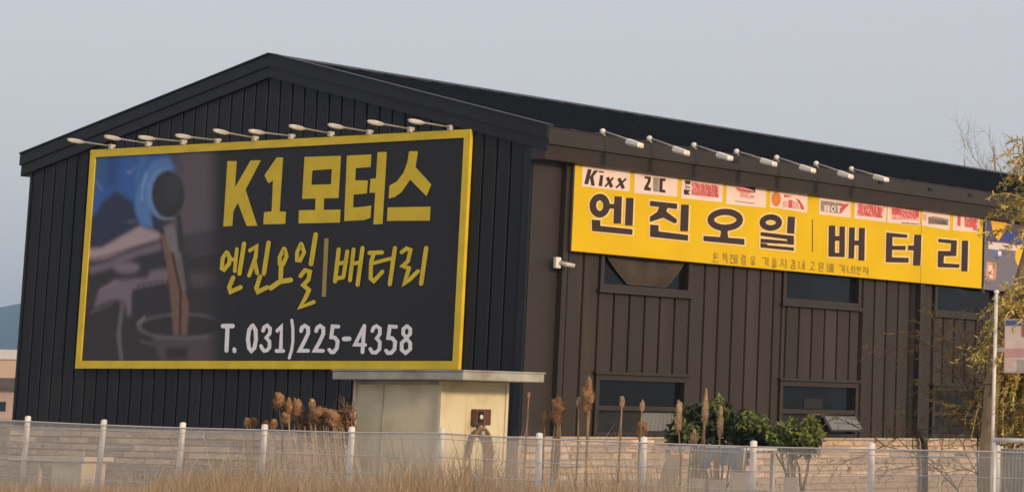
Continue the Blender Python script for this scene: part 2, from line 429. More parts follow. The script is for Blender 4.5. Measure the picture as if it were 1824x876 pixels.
# downpipes
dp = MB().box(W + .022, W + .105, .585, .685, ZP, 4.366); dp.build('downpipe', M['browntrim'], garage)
MB().box(W + .017, W + .022, .70, .775, ZP, 4.366).build('painted_pipe_shadow', M['backing'], garage)  # dark strip painted in as the corner pipe's shadow
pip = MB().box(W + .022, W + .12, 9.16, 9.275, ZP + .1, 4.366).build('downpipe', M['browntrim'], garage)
MB().box(W + .017, W + .024, 9.04, 9.155, ZP, 4.366).build('painted_pipe_shadow', M['backing'], garage)  # same painted shadow strip, left of the far pipe
el = MB().tube([(W + .07, 9.2, ZP + .13), (W + .09, 9.21, ZP + .09), (W + .17, 9.22, ZP + .06), (W + .2, 9.25, ZP - .06), (W + .2, 9.28, ZP - .2), (W + .2, 9.30, .2), (W + .2, 9.30, GZ)], .055, 10)
el.build('drain_hose', M['black'], pip, smooth=True)

# stone clad plinth: every stone its own piece
PLX = W + .06
pl = MB(); pl.box(-.05, W + .05, -.05, .05, GZ, ZP - .035); pl.box(W - .05, W + .05, .05, L, GZ, ZP - .035)
plinth = pl.build('plinth', M['mortar'], garage)
MB().box(-.07, W + .07, -.07, .05, ZP - .033, ZP).build('plinth_cap', M['mortar'], plinth)
MB().box(W - .05, W + .0701, .052, L, ZP - .033, ZP - .001).build('plinth_cap', M['mortar'], plinth)
stone_meshes = []
def stone_mesh(seed):
    r = random.Random(seed); b = MB()
    x0, x1, z0, z1 = -.5, .5, -.5, .5; c = .05
    f = [(-.5, 0, -.5), (.5, 0, -.5), (.5, 0, .5), (-.5, 0, .5)]
    q = [(-.47 + r.uniform(-.01, .02), -1 - r.uniform(-.3, .3), -.40), (.0, -1 - r.uniform(-.3, .5), -.42), (.47 + r.uniform(-.02, .01), -1 - r.uniform(-.3, .3), -.40),
         (.47, -1 - r.uniform(-.3, .3), .40), (0.05, -1 - r.uniform(-.2, .5), .42), (-.47, -1 - r.uniform(-.3, .3), .40)]
    b.v = f + q
    b.f = [(0, 1, 6, 5, 4), (1, 2, 7, 6), (2, 3, 9, 8, 7), (3, 0, 4, 9), (4, 5, 8, 9), (5, 6, 7, 8)]
    return b
for k in range(6):
    for key in ('brickA', 'brickB', 'brickC'):
        me = bpy.data.meshes.new('stone'); b = stone_mesh(k); me.from_pydata(b.v, [], b.f); me.update(); me.materials.append(M[key]); stone_meshes.append(me)
def stone(parent, loc, sx, sz, rot):
    rr = random.random(); key = 0 if rr < .5 else (1 if rr < .82 else 2)
    o = bpy.data.objects.new('stone', stone_meshes[random.randrange(6) * 3 + key]); COL.objects.link(o); o.parent = parent
    o.location = Vector(loc) - base_of(parent); o.scale = (sx, .028 * random.uniform(.7, 1.4), sz); o.rotation_euler = (0, 0, rot)
CH = .094
for r_ in range(6):
    zc = ZP - .035 - CH * (r_ + .5)
    yy = -.0 + random.uniform(-.15, 0)
    while yy < 11.6:
        ln = random.uniform(.36, .72); a, b_ = max(yy, -.0), min(yy + ln, 11.8)
        if b_ - a > .1: stone(plinth, (W + .05, (a + b_) / 2, zc), b_ - a - .012, CH - .012, R(90))
        yy += ln
    if r_ < 5:
        xx = random.uniform(-.2, 0)
        while xx < 9.0:
            ln = random.uniform(.42, .85); a, b_ = max(xx, 0), min(xx + ln, 10)
            if b_ - a > .1: stone(plinth, ((a + b_) / 2, -.05, zc), b_ - a - .012, CH - .012, 0)
            xx += ln
st = MB()
for r_ in range(5, 9):
    zc = ZP - .035 - CH * (r_ + .5)
    if zc < GZ: break
    xx = 0
    while xx < 9.9:
        ln = random.uniform(.4, .8); b_ = min(xx + ln, 10); st.box(xx + .006, b_ - .006, -.078, -.05, zc - CH / 2 + .006, zc + CH / 2 - .006); xx += ln
    if r_ > 5:
        yy = 0
        while yy < 11.6:
            ln = random.uniform(.4, .8); st.box(W + .05, W + .08, yy + .006, yy + ln - .006, zc - CH / 2 + .006, zc + CH / 2 - .006); yy += ln
o = st.build('stone_course', M['brickB'], plinth); o['kind'] = 'stuff'

# ------------------------------------------------------------------ flat lettering helpers
def ribbon(pts, wd, closed=False):
    """list of quads (polygon outline) of a mitred stroke"""
    P = [Vector(p) for p in pts]; n = len(P); Lf, Rt = [], []
    for i in range(n):
        if closed: a, b_ = P[(i - 1) % n], P[(i + 1) % n]
        else: a, b_ = P[max(i - 1, 0)], P[min(i + 1, n - 1)]
        d1 = (P[i] - a).normalized() if (P[i] - a).length > 1e-6 else None
        d2 = (b_ - P[i]).normalized() if (b_ - P[i]).length > 1e-6 else None
        if d1 is None: d1 = d2
        if d2 is None: d2 = d1
        n1 = Vector((-d1.y, d1.x)); n2 = Vector((-d2.y, d2.x)); m_ = n1 + n2
        m_ = m_.normalized() if m_.length > 1e-3 else n1
        k = min(1 / max(m_.dot(n1), .45), 1.9)
        Lf.append(P[i] + m_ * wd / 2 * k); Rt.append(P[i] - m_ * wd / 2 * k)
    q = []
    rng_ = range(n if closed else n - 1)
    for i in rng_:
        j = (i + 1) % n; q.append([Lf[i], Lf[j], Rt[j], Rt[i]])
    return q
def ringpts(cx, cy, rx, ry, n=20, tilt=0): return [(cx + rx * math.cos(2 * math.pi * i / n), cy + ry * math.sin(2 * math.pi * i / n)) for i in range(n)]
class Glyph:
    """strokes drawn in zoomed photo coordinates, laid on a sign face as thin vinyl"""
    def __init__(s, plane, org, sc, round_caps=False): s.pl = plane; s.o = org; s.sc = sc; s.items = []; s.rc = round_caps
    def st(s, pts, wd, closed=False):
        s.items.append(('q', ribbon(pts, wd, closed)))
        if s.rc and not closed:
            for p in (pts[0], pts[-1]): s.items.append(('q', [ringpts(p[0], p[1], wd / 2, wd / 2, 10)]))
        s.last = (pts, wd, closed); return s
    def po(s, pts): s.items.append(('q', [pts])); return s
    def ring(s, cx, cy, rx, ry, wd): return s.st(ringpts(cx, cy, rx, ry), wd, True)
    def build(s, name, mt, parent, off, th=.0012):
        mb = MB(); d = off
        for _, quads in s.items:
            d += .0005
            for q in quads:
                pts = [s.pl(s.o[0] + p[0] / s.sc, s.o[1] + p[1] / s.sc, d) for p in q]
                mb.poly(pts)
        o = mb.build(name, mt, parent)
        md = o.modifiers.new('vinyl', 'SOLIDIFY'); md.thickness = 0.0004; md.offset = -1
        o.modifiers.remove(md)
        return o
    def outline(s, grow):
        g2 = Glyph(s.pl, s.o, s.sc)
        for kind, a in s.src: 
            if kind == 's': g2.items.append(('q', ribbon(a[0], a[1] + 2 * grow, a[2])))
            else:
                g2.items.append(('q', [a])); g2.items.append(('q', ribbon(a, 2 * grow, True)))
        return g2
class G2(Glyph):
    def __init__(s, *a, **k): super().__init__(*a, **k); s.src = []
    def st(s, pts, wd, closed=False):
        if not closed and len(pts) == 2: 
            pass
        s.src.append(('s', (pts, wd, closed))); return super().st(pts, wd, closed)
    def po(s, pts): s.src.append(('p', pts)); return super().po(pts)

def grid_print(name, plane, u0, u1, v0, v1, cell, img, parent, off):
    """printed picture: img(uu,vv)->HxWx3 linear colours on a fine grid lying on a sign face; corners mapped with plane()"""
    nu = int((u1 - u0) / cell) + 1; nv = int((v1 - v0) / cell) + 1
    uu, vv = np.meshgrid(np.linspace(u0, u1, nu), np.linspace(v0, v1, nv))
    colr = img(uu, vv)
    mb = MB(); mb.v = [tuple(plane(a, b_, off)) for a, b_ in zip(uu.ravel(), vv.ravel())]
    mb.f = [(j * nu + i, (j + 1) * nu + i, (j + 1) * nu + i + 1, j * nu + i + 1) for j in range(nv - 1) for i in range(nu - 1)]
    o = mb.build(name, M['print'], parent)
    ca = o.data.color_attributes.new('print', 'FLOAT_COLOR', 'POINT')
    buf = np.ones((nu * nv, 4), np.float32); buf[:, :3] = colr.reshape(-1, 3)
    ca.data.foreach_set('color', buf.ravel()); return o
def inpoly(uu, vv, pts):
    ins = np.zeros(uu.shape, bool); n = len(pts)
    for i in range(n):
        (x1, y1), (x2, y2) = pts[i], pts[(i + 1) % n]
        if y1 == y2: continue
        c = ((y1 > vv) != (y2 > vv)) & (uu < (x2 - x1) * (vv - y1) / (y2 - y1) + x1); ins ^= c
    return ins.astype(float)
BLUR = .5
def blur(a, k):
    k = int(round(k * BLUR))
    if k < 1: return a
    for _ in range(2):
        for ax in (0, 1):
            p = np.pad(a, [(k, k) if i == ax else (0, 0) for i in range(2)], mode='edge'); c = np.cumsum(p, axis=ax)
            c = np.concatenate([np.zeros_like(np.take(c, [0], ax)), c], ax); n = a.shape[ax]
            a = (np.take(c, range(2 * k + 1, n + 2 * k + 1), ax) - np.take(c, range(0, n), ax)) / (2 * k + 1)
    return a

# ------------------------------------------------------------------ gable sign
FY = -.062
def gp(u, v, off): return onY(u, v, FY - off)
_c = [onY(u, v, -.085) for u, v in ((159.6, 264.7), (135, 658), (839, 233), (815, 655))]
sgx0, sgx1 = (_c[0][0] + _c[1][0]) / 2, (_c[2][0] + _c[3][0]) / 2
sgz0, sgz1 = (_c[1][2] + _c[3][2]) / 2, (_c[0][2] + _c[2][2]) / 2
gs = thing('billboard', 'large dark billboard with yellow border on the gable wall, oil pouring picture', 'billboard', (5.2, -.1, sgz0))
FWD = .112
fm = MB(); 
fm.box(sgx0, sgx1, -.085, -.028, sgz1 - FWD, sgz1); fm.box(sgx0, sgx1, -.085, -.028, sgz0, sgz0 + FWD)
fm.box(sgx0, sgx0 + FWD, -.084, -.028, sgz0 + FWD, sgz1 - FWD); fm.box(sgx1 - FWD, sgx1, -.084, -.028, sgz0 + FWD, sgz1 - FWD)
fm.build('frame', M['yframe'], gs)
MB().box(sgx0 + FWD, sgx1 - FWD, FY, -.030, sgz0 + FWD, sgz1 - FWD).build('face', M['face'], gs)
KG = 1.3
def oil(uu, vv):
    Gz = lambda pts: [(140 + x / 4.38, 260 + y / 4.38) for x, y in pts]
    Hz = lambda pts: [(140 + x / 4.38, 450 + y / 4.38) for x, y in pts]
    im = np.zeros(uu.shape + (3,)); im[:] = rgb(42, 39, 46, KG)
    def put(mask, c, a=1.0):
        nonlocal im
        mk = (mask * a)[..., None]; im = im * (1 - mk) + np.array(rgb(*c, KG)) * mk
    put(blur(inpoly(uu, vv, [(300, 262), (398, 262), (392, 420), (300, 440)]), 10), (84, 76, 86))
    put(blur(inpoly(uu, vv, Gz([(780, 700), (1160, 640), (1160, 790), (800, 860)])), 5), (58, 54, 62))
    put(blur(inpoly(uu, vv, Gz([(60, 790), (190, 775), (480, 620), (640, 675), (640, 725), (400, 800), (200, 880), (60, 890)])), 3), (156, 140, 150))
    put(blur(inpoly(uu, vv, Gz([(230, 890), (640, 745), (640, 800), (500, 865), (350, 900)])), 3), (104, 95, 112))
    put(blur(inpoly(uu, vv, Gz([(60, 30), (700, 30), (760, 150), (600, 330), (520, 620), (420, 560), (60, 560)])), 4), (44, 88, 158))
    put(blur(inpoly(uu, vv, Gz([(60, 60), (300, 60), (220, 300), (60, 330)])), 12), (36, 88, 128), .7)
    put(blur(inpoly(uu, vv, Gz([(230, 60), (330, 60), (300, 340), (200, 350)])), 10), (34, 62, 128), .8)
    put(blur(inpoly(uu, vv, Gz([(480, 70), (560, 60), (500, 180), (450, 330), (430, 300)])), 5), (62, 108, 168), .8)
    put(blur(inpoly(uu, vv, Gz([(60, 800), (100, 600), (180, 440), (290, 350), (430, 440), (490, 600), (340, 690), (180, 790)])), 5), (34, 42, 74))
    put(blur(inpoly(uu, vv, Gz([(110, 260), (140, 260), (195, 340), (180, 350)])), 2), (95, 120, 165), .7)
    put(blur(inpoly(uu, vv, Gz([(365, 190), (400, 200), (460, 150), (395, 225)])), 2), (115, 140, 185), .8)
    put(blur(inpoly(uu, vv, Gz([(330, 590), (440, 575), (480, 600), (400, 600)])), 2), (90, 95, 125), .6)
    put(blur(inpoly(uu, vv, Gz([(470, 300), (520, 200), (590, 110), (700, 95), (780, 150), (720, 200), (640, 240), (585, 330), (560, 440), (570, 560), (585, 645), (520, 640), (475, 600), (440, 500), (445, 380)])), 3), (76, 116, 176))
    put(blur(inpoly(uu, vv, Gz([(700, 60), (790, 60), (830, 220), (780, 200), (740, 150)])), 4), (66, 66, 92))
    put(blur(inpoly(uu, vv, Gz([(765, 540), (800, 530), (815, 700), (832, 890), (795, 890), (770, 640)])), 2), (44, 43, 50))
    put(blur(inpoly(uu, vv, Gz([(578, 540), (600, 560), (660, 600), (690, 690), (640, 680), (590, 640)])), 2), (40, 44, 66))
    put(blur(inpoly(uu, vv, Gz(ringpts(668, 374, 142, 200, 28))), 2), (92, 128, 182))
    put(blur(inpoly(uu, vv, Gz(ringpts(700, 378, 128, 186, 28))), 2), (38, 40, 47))
    put(blur(inpoly(uu, vv, Gz(ringpts(735, 330, 60, 110, 20))), 8), (52, 52, 60), .8)
    put(blur(inpoly(uu, vv, Gz([(520, 210), (545, 200), (505, 330), (500, 440), (485, 420), (492, 310)])), 2), (120, 152, 200), .7)
    put(blur(inpoly(uu, vv, Gz([(600, 545), (660, 580), (745, 575), (745, 555), (660, 562)])), 1), (110, 112, 122), .8)
    # engine block, lower half
    put(blur(inpoly(uu, vv, Hz([(60, 140), (270, 100), (480, 10), (690, -20), (690, 110), (400, 120), (240, 230), (60, 330)])), 4), (42, 40, 47))
    put(blur(inpoly(uu, vv, Hz([(75, 110), (280, 60), (640, -60), (660, -30), (470, 20), (250, 120), (90, 165)])), 3), (106, 98, 114))
    put(blur(inpoly(uu, vv, Hz(ringpts(375, 115, 105, 45))), 3), (112, 104, 122))
    put(blur(inpoly(uu, vv, Hz([(120, 440), (150, 310), (280, 215), (540, 195), (560, 140), (700, 125), (710, 215), (460, 255), (420, 310), (405, 500), (380, 490), (365, 390), (300, 360), (170, 400)])), 3), (108, 99, 114))
    put(blur(inpoly(uu, vv, Hz([(330, 390), (360, 390), (330, 620), (350, 840), (320, 840), (295, 640)])), 2), (92, 87, 98))
    put(blur(inpoly(uu, vv, Hz([(420, 300), (460, 260), (720, 220), (720, 470), (520, 500), (430, 560)])), 3), (38, 37, 43))
    put(blur(inpoly(uu, vv, Hz([(850, 150), (1150, 160), (1150, 210), (880, 260)])), 6), (72, 64, 74))
    put(blur(inpoly(uu, vv, Hz([(560, 640), (640, 840), (1120, 850), (1150, 640)])), 5), (72, 64, 72))
    put(blur(inpoly(uu, vv, Hz([(680, 740), (860, 740), (850, 830), (690, 830)])), 3), (38, 33, 38))
    put(blur(inpoly(uu, vv, Hz(ringpts(805, 575, 350, 105, 40))), 2), (84, 84, 92))
    put(blur(inpoly(uu, vv, Hz(ringpts(810, 572, 318, 84, 40))), 2), (37, 35, 41))
    put(blur(inpoly(uu, vv, Gz([(640, 690), (690, 690), (740, 880), (680, 880)])), 2), (108, 84, 76))
    put(blur(inpoly(uu, vv, Gz([(660, 625), (745, 610), (790, 880), (730, 880)])), 2), (112, 106, 114))
    put(blur(inpoly(uu, vv, Hz([(675, -10), (745, -10), (800, 180), (860, 400), (845, 640), (740, 640), (725, 420), (705, 230)])), 2), (106, 82, 74))
    put(blur(inpoly(uu, vv, Hz([(750, -10), (800, -10), (845, 300), (800, 300)])), 2), (104, 98, 104), .8)
    put(blur(inpoly(uu, vv, Hz([(720, 0), (740, 0), (810, 300), (800, 640), (780, 640), (785, 300)])), 1), (60, 44, 42), .9)
    for (a_, b_, wd_, c_) in (((90, 470), (270, 395), 3, (128, 118, 132)), ((160, 300), (300, 225), 8, (132, 122, 136)), ((430, 275), (690, 225), 6, (120, 112, 126)), ((455, 560), (520, 500), 10, (120, 122, 130)), ((600, 655), (1000, 655), 8, (92, 92, 100)), ((480, 690), (590, 710), 9, (88, 86, 94)), ((900, 260), (1120, 240), 5, (82, 76, 84)), ((70, 60), (640, -95), 5, (60, 52, 62)), ((870, 20), (1150, -20), 14, (66, 60, 70))):
        d_ = np.array(b_) - np.array(a_); n_ = np.array([-d_[1], d_[0]]) / np.linalg.norm(d_) * wd_
        put(blur(inpoly(uu, vv, Hz([tuple(np.array(a_) - n_), tuple(np.array(b_) - n_), tuple(np.array(b_) + n_), tuple(np.array(a_) + n_)])), 2), c_, .8)
    # fade into the dark print towards the words
    fade = np.clip((uu - 362) / 36, 0, 1)[..., None]; fade = fade * fade * (3 - 2 * fade)
    im = im * (1 - fade) + np.array(rgb(25, 25, 31, 1.25)) * fade
    return im
# picture lies inside the frame: clip the grid to the frame's inner edges in metres
pc = MB()
def gm(s, t, off): return (sgx0 + FWD + s, FY - off, sgz1 - FWD - t)
ucell = .015; nu = int(3.15 / ucell); nv = int((sgz1 - sgz0 - 2 * FWD) / ucell)
ss = np.linspace(.0, 3.15, nu); tt = np.linspace(0.0, sgz1 - sgz0 - 2 * FWD, nv)
SS, TT = np.meshgrid(ss, tt)
PX = np.stack([sgx0 + FWD + SS, np.full_like(SS, FY), sgz1 - FWD - TT], -1) - CC
zc = PX @ FW; UU = PPX + FPX * (PX @ RT) / zc; VV = PPY - FPX * (PX @ UP) / zc
colr = oil(UU, VV)
pc.v = [(sgx0 + FWD + a, FY - .002, sgz1 - FWD - b_) for a, b_ in zip(SS.ravel(), TT.ravel())]
pc.f = [(j * nu + i, (j + 1) * nu + i, (j + 1) * nu + i + 1, j * nu + i + 1) for j in range(nv - 1) for i in range(nu - 1)]
o = pc.build('printed_picture', M['print'], gs); o['label'] = 'picture of a blue bottle pouring oil into an engine'
ca = o.data.color_attributes.new('print', 'FLOAT_COLOR', 'POINT'); buf = np.ones((nu * nv, 4), np.float32); buf[:, :3] = colr.reshape(-1, 3); ca.data.foreach_set('color', buf.ravel())

A_, B_, C_, D_, E_, F_ = ((390, 260), 5.84), ((580, 255), 5.84), ((380, 410), 5.84), ((570, 410), 5.84), ((380, 560), 9.6), ((560, 560), 9.6)
def sh(pts): return [(x - 1110, y + 29) for x, y in pts]
gl = Glyph(gp, *A_).po([(88, 158), (185, 158), (140, 830), (45, 838)]).po([(330, 150), (438, 150), (277, 455), (400, 830), (288, 832), (197, 590), (140, 700), (165, 435)]); gl.build('letter', M['yletter'], gs, .004)
Glyph(gp, *A_).po([(600, 120), (668, 120), (632, 680), (698, 685), (690, 810), (462, 815), (468, 690), (548, 680), (562, 360), (515, 390), (473, 305)]).build('letter', M['yletter'], gs, .004)
o4 = [(890, 115), (1270, 103), (1245, 541), (865, 550)]; i4 = [(972, 255), (1175, 241), (1165, 398), (962, 405)]
gl = Glyph(gp, *A_)
gl.items.append(('q', [[o4[i], o4[(i + 1) % 4], i4[(i + 1) % 4], i4[i]] for i in range(4)]))
gl.po([(1005, 540), (1095, 540), (1090, 670), (1000, 670)]).po([(832, 668), (1265, 661), (1260, 796), (828, 805)]); gl.build('letter', M['yletter'], gs, .004)
Glyph(gp, *B_).po([(222, 130), (475, 118), (470, 250), (315, 260), (308, 388), (440, 388), (430, 522), (292, 535), (286, 670), (400, 660), (475, 648), (468, 775), (400, 800), (192, 810)]).po([(540, 95), (637, 92), (592, 840), (497, 845)]).po([(468, 370), (530, 365), (522, 515), (455, 515)]).build('letter', M['yletter'], gs, .004)
Glyph(gp, *B_).po([(868, 85), (962, 85), (935, 250), (1000, 320), (1100, 430), (1050, 552), (880, 380), (790, 510), (720, 560), (655, 575), (665, 440), (740, 400), (810, 310), (850, 200)]).po([(645, 668), (1092, 660), (1085, 805), (638, 808)]).build('letter', M['yletter'], gs, .004)
def hand(org, strokes):
    g_ = Glyph(gp, *org, round_caps=True)
    for s_ in strokes: g_.st(*s_)
    return g_.build('letter', M['yhand'], gs, .004)
hand(C_, [([(138, 228), (98, 290), (88, 395), (112, 410), (165, 345), (172, 285), (145, 232)], 42), ([(165, 300), (225, 305)], 40), ([(245, 195), (222, 425)], 38), ([(320, 140), (272, 450)], 46), ([(207, 492), (165, 590), (180, 638), (285, 593)], 46)])
hand(C_, [([(380, 210), (450, 168), (440, 280), (372, 470)], 42), ([(432, 330), (456, 445)], 42), ([(575, 130), (526, 450)], 48), ([(487, 482), (448, 600), (465, 640), (560, 592)], 46)])
hand(C_, [([(735, 190), (690, 280), (692, 350), (728, 350), (762, 270), (742, 195)], 42), ([(707, 370), (700, 490)], 48), ([(598, 600), (690, 535), (805, 515)], 52)])
hand(C_, [([(912, 140), (872, 230), (870, 310), (902, 315), (945, 230), (918, 145)], 40), ([(1065, 45), (1017, 350)], 50), ([(908, 475), (955, 415), (1005, 430), (990, 510), (935, 570), (995, 620), (960, 700), (902, 800), (1045, 745)], 44)])
hand(D_, [([(195, 200), (157, 530)], 44), ([(285, 220), (245, 480)], 42), ([(200, 345), (275, 330)], 40), ([(180, 500), (240, 490)], 42), ([(350, 200), (312, 520)], 42), ([(443, 185), (392, 565)], 44), ([(335, 350), (430, 330)], 40)])
hand(D_, [([(515, 235), (645, 230)], 44), ([(560, 240), (532, 330), (527, 500), (560, 528), (650, 430)], 42), ([(545, 345), (690, 305), (762, 290)], 38), ([(780, 185), (726, 560)], 44)])
hand(D_, [([(850, 228), (900, 190), (942, 205), (915, 320), (862, 370), (925, 395), (900, 480), (872, 560), (935, 510), (1020, 425)], 42), ([(1105, 185), (1052, 555)], 46)])
Glyph(gp, *D_).po([(46, 85), (90, 85), (62, 690), (18, 690)]).build('divider_bar', M['dull'], gs, .004)
def digit(org, strokes):
    g_ = Glyph(gp, *org, round_caps=True)
    for s_ in strokes: g_.st(*s_)
    return g_.build('letter', M['wletter'], gs, .004)
digit(E_, [([(165, 195), (330, 195)], 78), ([(243, 200), (225, 615)], 72)])
digit(E_, [([(358, 590), (362, 625)], 66)])
digit(E_, [([(668, 185), (612, 260), (592, 420), (610, 570), (650, 620), (702, 570), (730, 430), (722, 260), (675, 187)], 68)])
digit(E_, [([(850, 275), (870, 215), (920, 185), (970, 235), (965, 320), (905, 395), (960, 460), (960, 560), (920, 610), (870, 620), (835, 580), (815, 535)], 62)])
digit(E_, [([(1095, 275), (1165, 200), (1152, 610)], 66), ([(1080, 620), (1195, 620)], 66)])
digit(E_, [([(1342, 95), (1360, 250), (1360, 450), (1340, 600), (1298, 740)], 52)])
digit(E_, [([(1500, 280), (1515, 222), (1562, 190), (1620, 225), (1622, 320), (1560, 450), (1475, 615), (1620, 617)], 66)])
digit(F_, [([(30, 280), (50, 222), (97, 192), (152, 230), (152, 330), (92, 460), (5, 615), (145, 618)], 66)])
digit(F_, [([(410, 205), (312, 200), (288, 385), (350, 392), (398, 455), (385, 570), (332, 638), (290, 642), (255, 600)], 66)])
digit(F_, [([(510, 415), (595, 412)], 80)])
digit(F_, [([(855, 190), (695, 512), (870, 517)], 62), ([(852, 195), (822, 640)], 66)])
digit(F_, [([(990, 280), (1012, 222), (1062, 195), (1120, 235), (1120, 330), (1065, 405), (1120, 470), (1112, 590), (1050, 650), (990, 645), (955, 585)], 62)])
digit(F_, [([(1395, 208), (1290, 202), (1262, 398), (1330, 402), (1382, 465), (1370, 590), (1312, 652), (1255, 655), (1225, 615)], 66)])
digit(F_, [([(1580, 197), (1522, 245), (1518, 330), (1575, 395), (1638, 330), (1640, 245), (1588, 199)], 62), ([(1572, 412), (1492, 485), (1492, 600), (1560, 655), (1638, 590), (1638, 485), (1580, 412)], 64)])

# ------------------------------------------------------------------ gable lamps
def gable_lamp():
    p = Vector((0, 0, 0)); L_ = .78
    t = thing('sign_lamp', 'x', 'lamp', (0, 0, 0), 'lamps along the top of the billboard')
    MB().box(-.03, .03, -.045, .06, -.06, .035).build('bracket', M['lamp'], t)
    MB().tube([(0, -.02, .0), (0, -.25, .004), (0, -.5, .008), (0, -.66, .006)], [.016, .017, .021, .026], 8).build('arm', M['arm'], t, smooth=True)
    hd = MB(); rot = Matrix.Rotation(R(-4), 3, 'X')
    hd.ell((0, -.66, .012), (.062, .165, .045), 12, 6, rot)
    ho = hd.build('lamp_head', M['lamp'], t, smooth=True)
    MB().ell((0, -.67, -.008), (.055, .14, .032), 10, 6, rot).build('lens', M['lampglass'], ho, smooth=True)
    return t
proto = gable_lamp()
ordinal = ['leftmost', 'second from left', 'third from left', 'fourth from left', 'fifth from left', 'fifth from right', 'fourth from right', 'third from right', 'second from right', 'rightmost']
gx = [onY(u, 250, -.08)[0] for u in (198, 263, 325, 386, 452.5, 517, 587, 655.7, 729, 800)]
for i, x in enumerate(gx):
    o = proto if i == 0 else copy_tree(proto)
    o.scale = (.8, .98, .72); o.location = (x, -.06, sgz1 + .045 + random.uniform(-.004, .008)); o.rotation_euler = (R(random.uniform(-1.5, 1.5)), 0, R(random.uniform(-2.5, 2.5)))
    o['label'] = 'pale spot lamp on the billboard\'s top edge, %s of the row of ten' % ordinal[i]

cb_ = MB(); cpts = [(x + dx, -.04, sgz1 + .022 - .012 * abs(math.sin(dx * 9))) for x in gx for dx in (-.3, -.12, 0, .12, .3)]
cb_.tube([(p[0], p[1], p[2]) for p in sorted(cpts)], .009, 5); cb_.build('cable', M['black'], gs)
# ------------------------------------------------------------------ side sign
SX = W + .15
def spn(u, v, off): return onX(u, v, SX + off)
syl, syr, szb, szt = .695, 10.92, 3.186, 4.362
ss_ = thing('sign_board', 'long yellow sign board with dark Korean letters under the eave', 'sign', (SX, 5.8, szb))
fb = MB()
NSEG = 30
for i in range(NSEG):
    ya, yb = syl + (syr - syl) * i / NSEG, syl + (syr - syl) * (i + 1) / NSEG
fb.box(W + .03, SX, syl, syr, szb, szt); fb.build('face', M['ybanner'], ss_)
MB().box(W + .028, SX + .001, syl - .035, syl - .002, szb - .01, szt).build('edge_trim', M['browntrim'], ss_)
MB().box(W + .028, SX + .001, syr + .002, syr + .03, szb - .01, szt).build('edge_trim', M['browntrim'], ss_)
S1, S2, S3, S4 = ((1020, 290), 5.84), ((1230, 320), 5.155), ((1440, 340), 5.84), ((1560, 360), 5.84)
big = []
g1 = G2(spn, *S1).ring(283, 445, 72, 90, 68).st([(350, 450), (440, 452)], 48).st([(475, 350), (465, 630)], 78).st([(597, 365), (585, 650)], 78).po([(200, 590), (290, 598), (288, 655), (625, 690), (622, 748), (203, 708)]); big.append(g1)
g1 = G2(spn, *S1).po([(808, 395), (1088, 425), (1088, 480), (805, 448)]).po([(905, 450), (990, 462), (975, 505), (1088, 590), (1080, 625), (1055, 628), (945, 570), (805, 615), (805, 560), (880, 510)]).st([(1170, 435), (1160, 710)], 82).po([(808, 642), (895, 648), (895, 712), (1202, 750), (1200, 810), (806, 768)]); big.append(g1)
g1 = G2(spn, *S2).ring(320, 368, 134, 73, 58).po([(275, 440), (350, 445), (340, 490), (350, 540), (270, 535), (280, 490)]).po([(120, 515), (495, 543), (495, 598), (120, 562)]); big.append(g1)
g1 = G2(spn, *S2).ring(738, 393, 77, 50, 52).st([(928, 340), (920, 493)], 66).po([(645, 480), (950, 515), (950, 598), (885, 592), (888, 547), (645, 514)]).po([(645, 540), (883, 562), (883, 590), (645, 578)]).po([(643, 582), (705, 588), (705, 600), (950, 622), (948, 652), (643, 622)]); big.append(g1)
g1 = G2(spn, *S3).st([(247, 360), (243, 680)], 66).st([(353, 370), (350, 685)], 56).st([(250, 493), (350, 493)], 50).po([(215, 640), (375, 645), (375, 688), (212, 682)]).st([(455, 380), (447, 700)], 58).st([(558, 385), (552, 722)], 62).st([(470, 540), (540, 540)], 50); big.append(g1)
g1 = G2(spn, *S3).po([(812, 430), (1030, 455), (1028, 488), (875, 478), (875, 570), (1012, 570), (1010, 615), (872, 612), (870, 690), (1045, 695), (1042, 745), (805, 740)]).st([(1040, 592), (1110, 592)], 50).st([(1140, 455), (1125, 775)], 74); big.append(g1)
g1 = G2(spn, *S4).po([(652, 380), (845, 398), (838, 560), (710, 560), (705, 635), (872, 645), (868, 682), (645, 675), (650, 505), (780, 508), (785, 430), (652, 415)]).st([(930, 400), (922, 718)], 64); big.append(g1)
for g1 in big:
    g1.outline(16).build('letter_outline', M['cream'], ss_, .002)
    g1.build('letter', M['ink'], ss_, .0085)
Glyph(spn, *S2).st([(1120, 365), (1120, 660)], 7).build('divider_bar', M['ink'], ss_, .003)
Glyph(spn, *S4).st([(474, 200), (466, 835)], 4).build('seam', M['smalltext'], ss_, .0035)
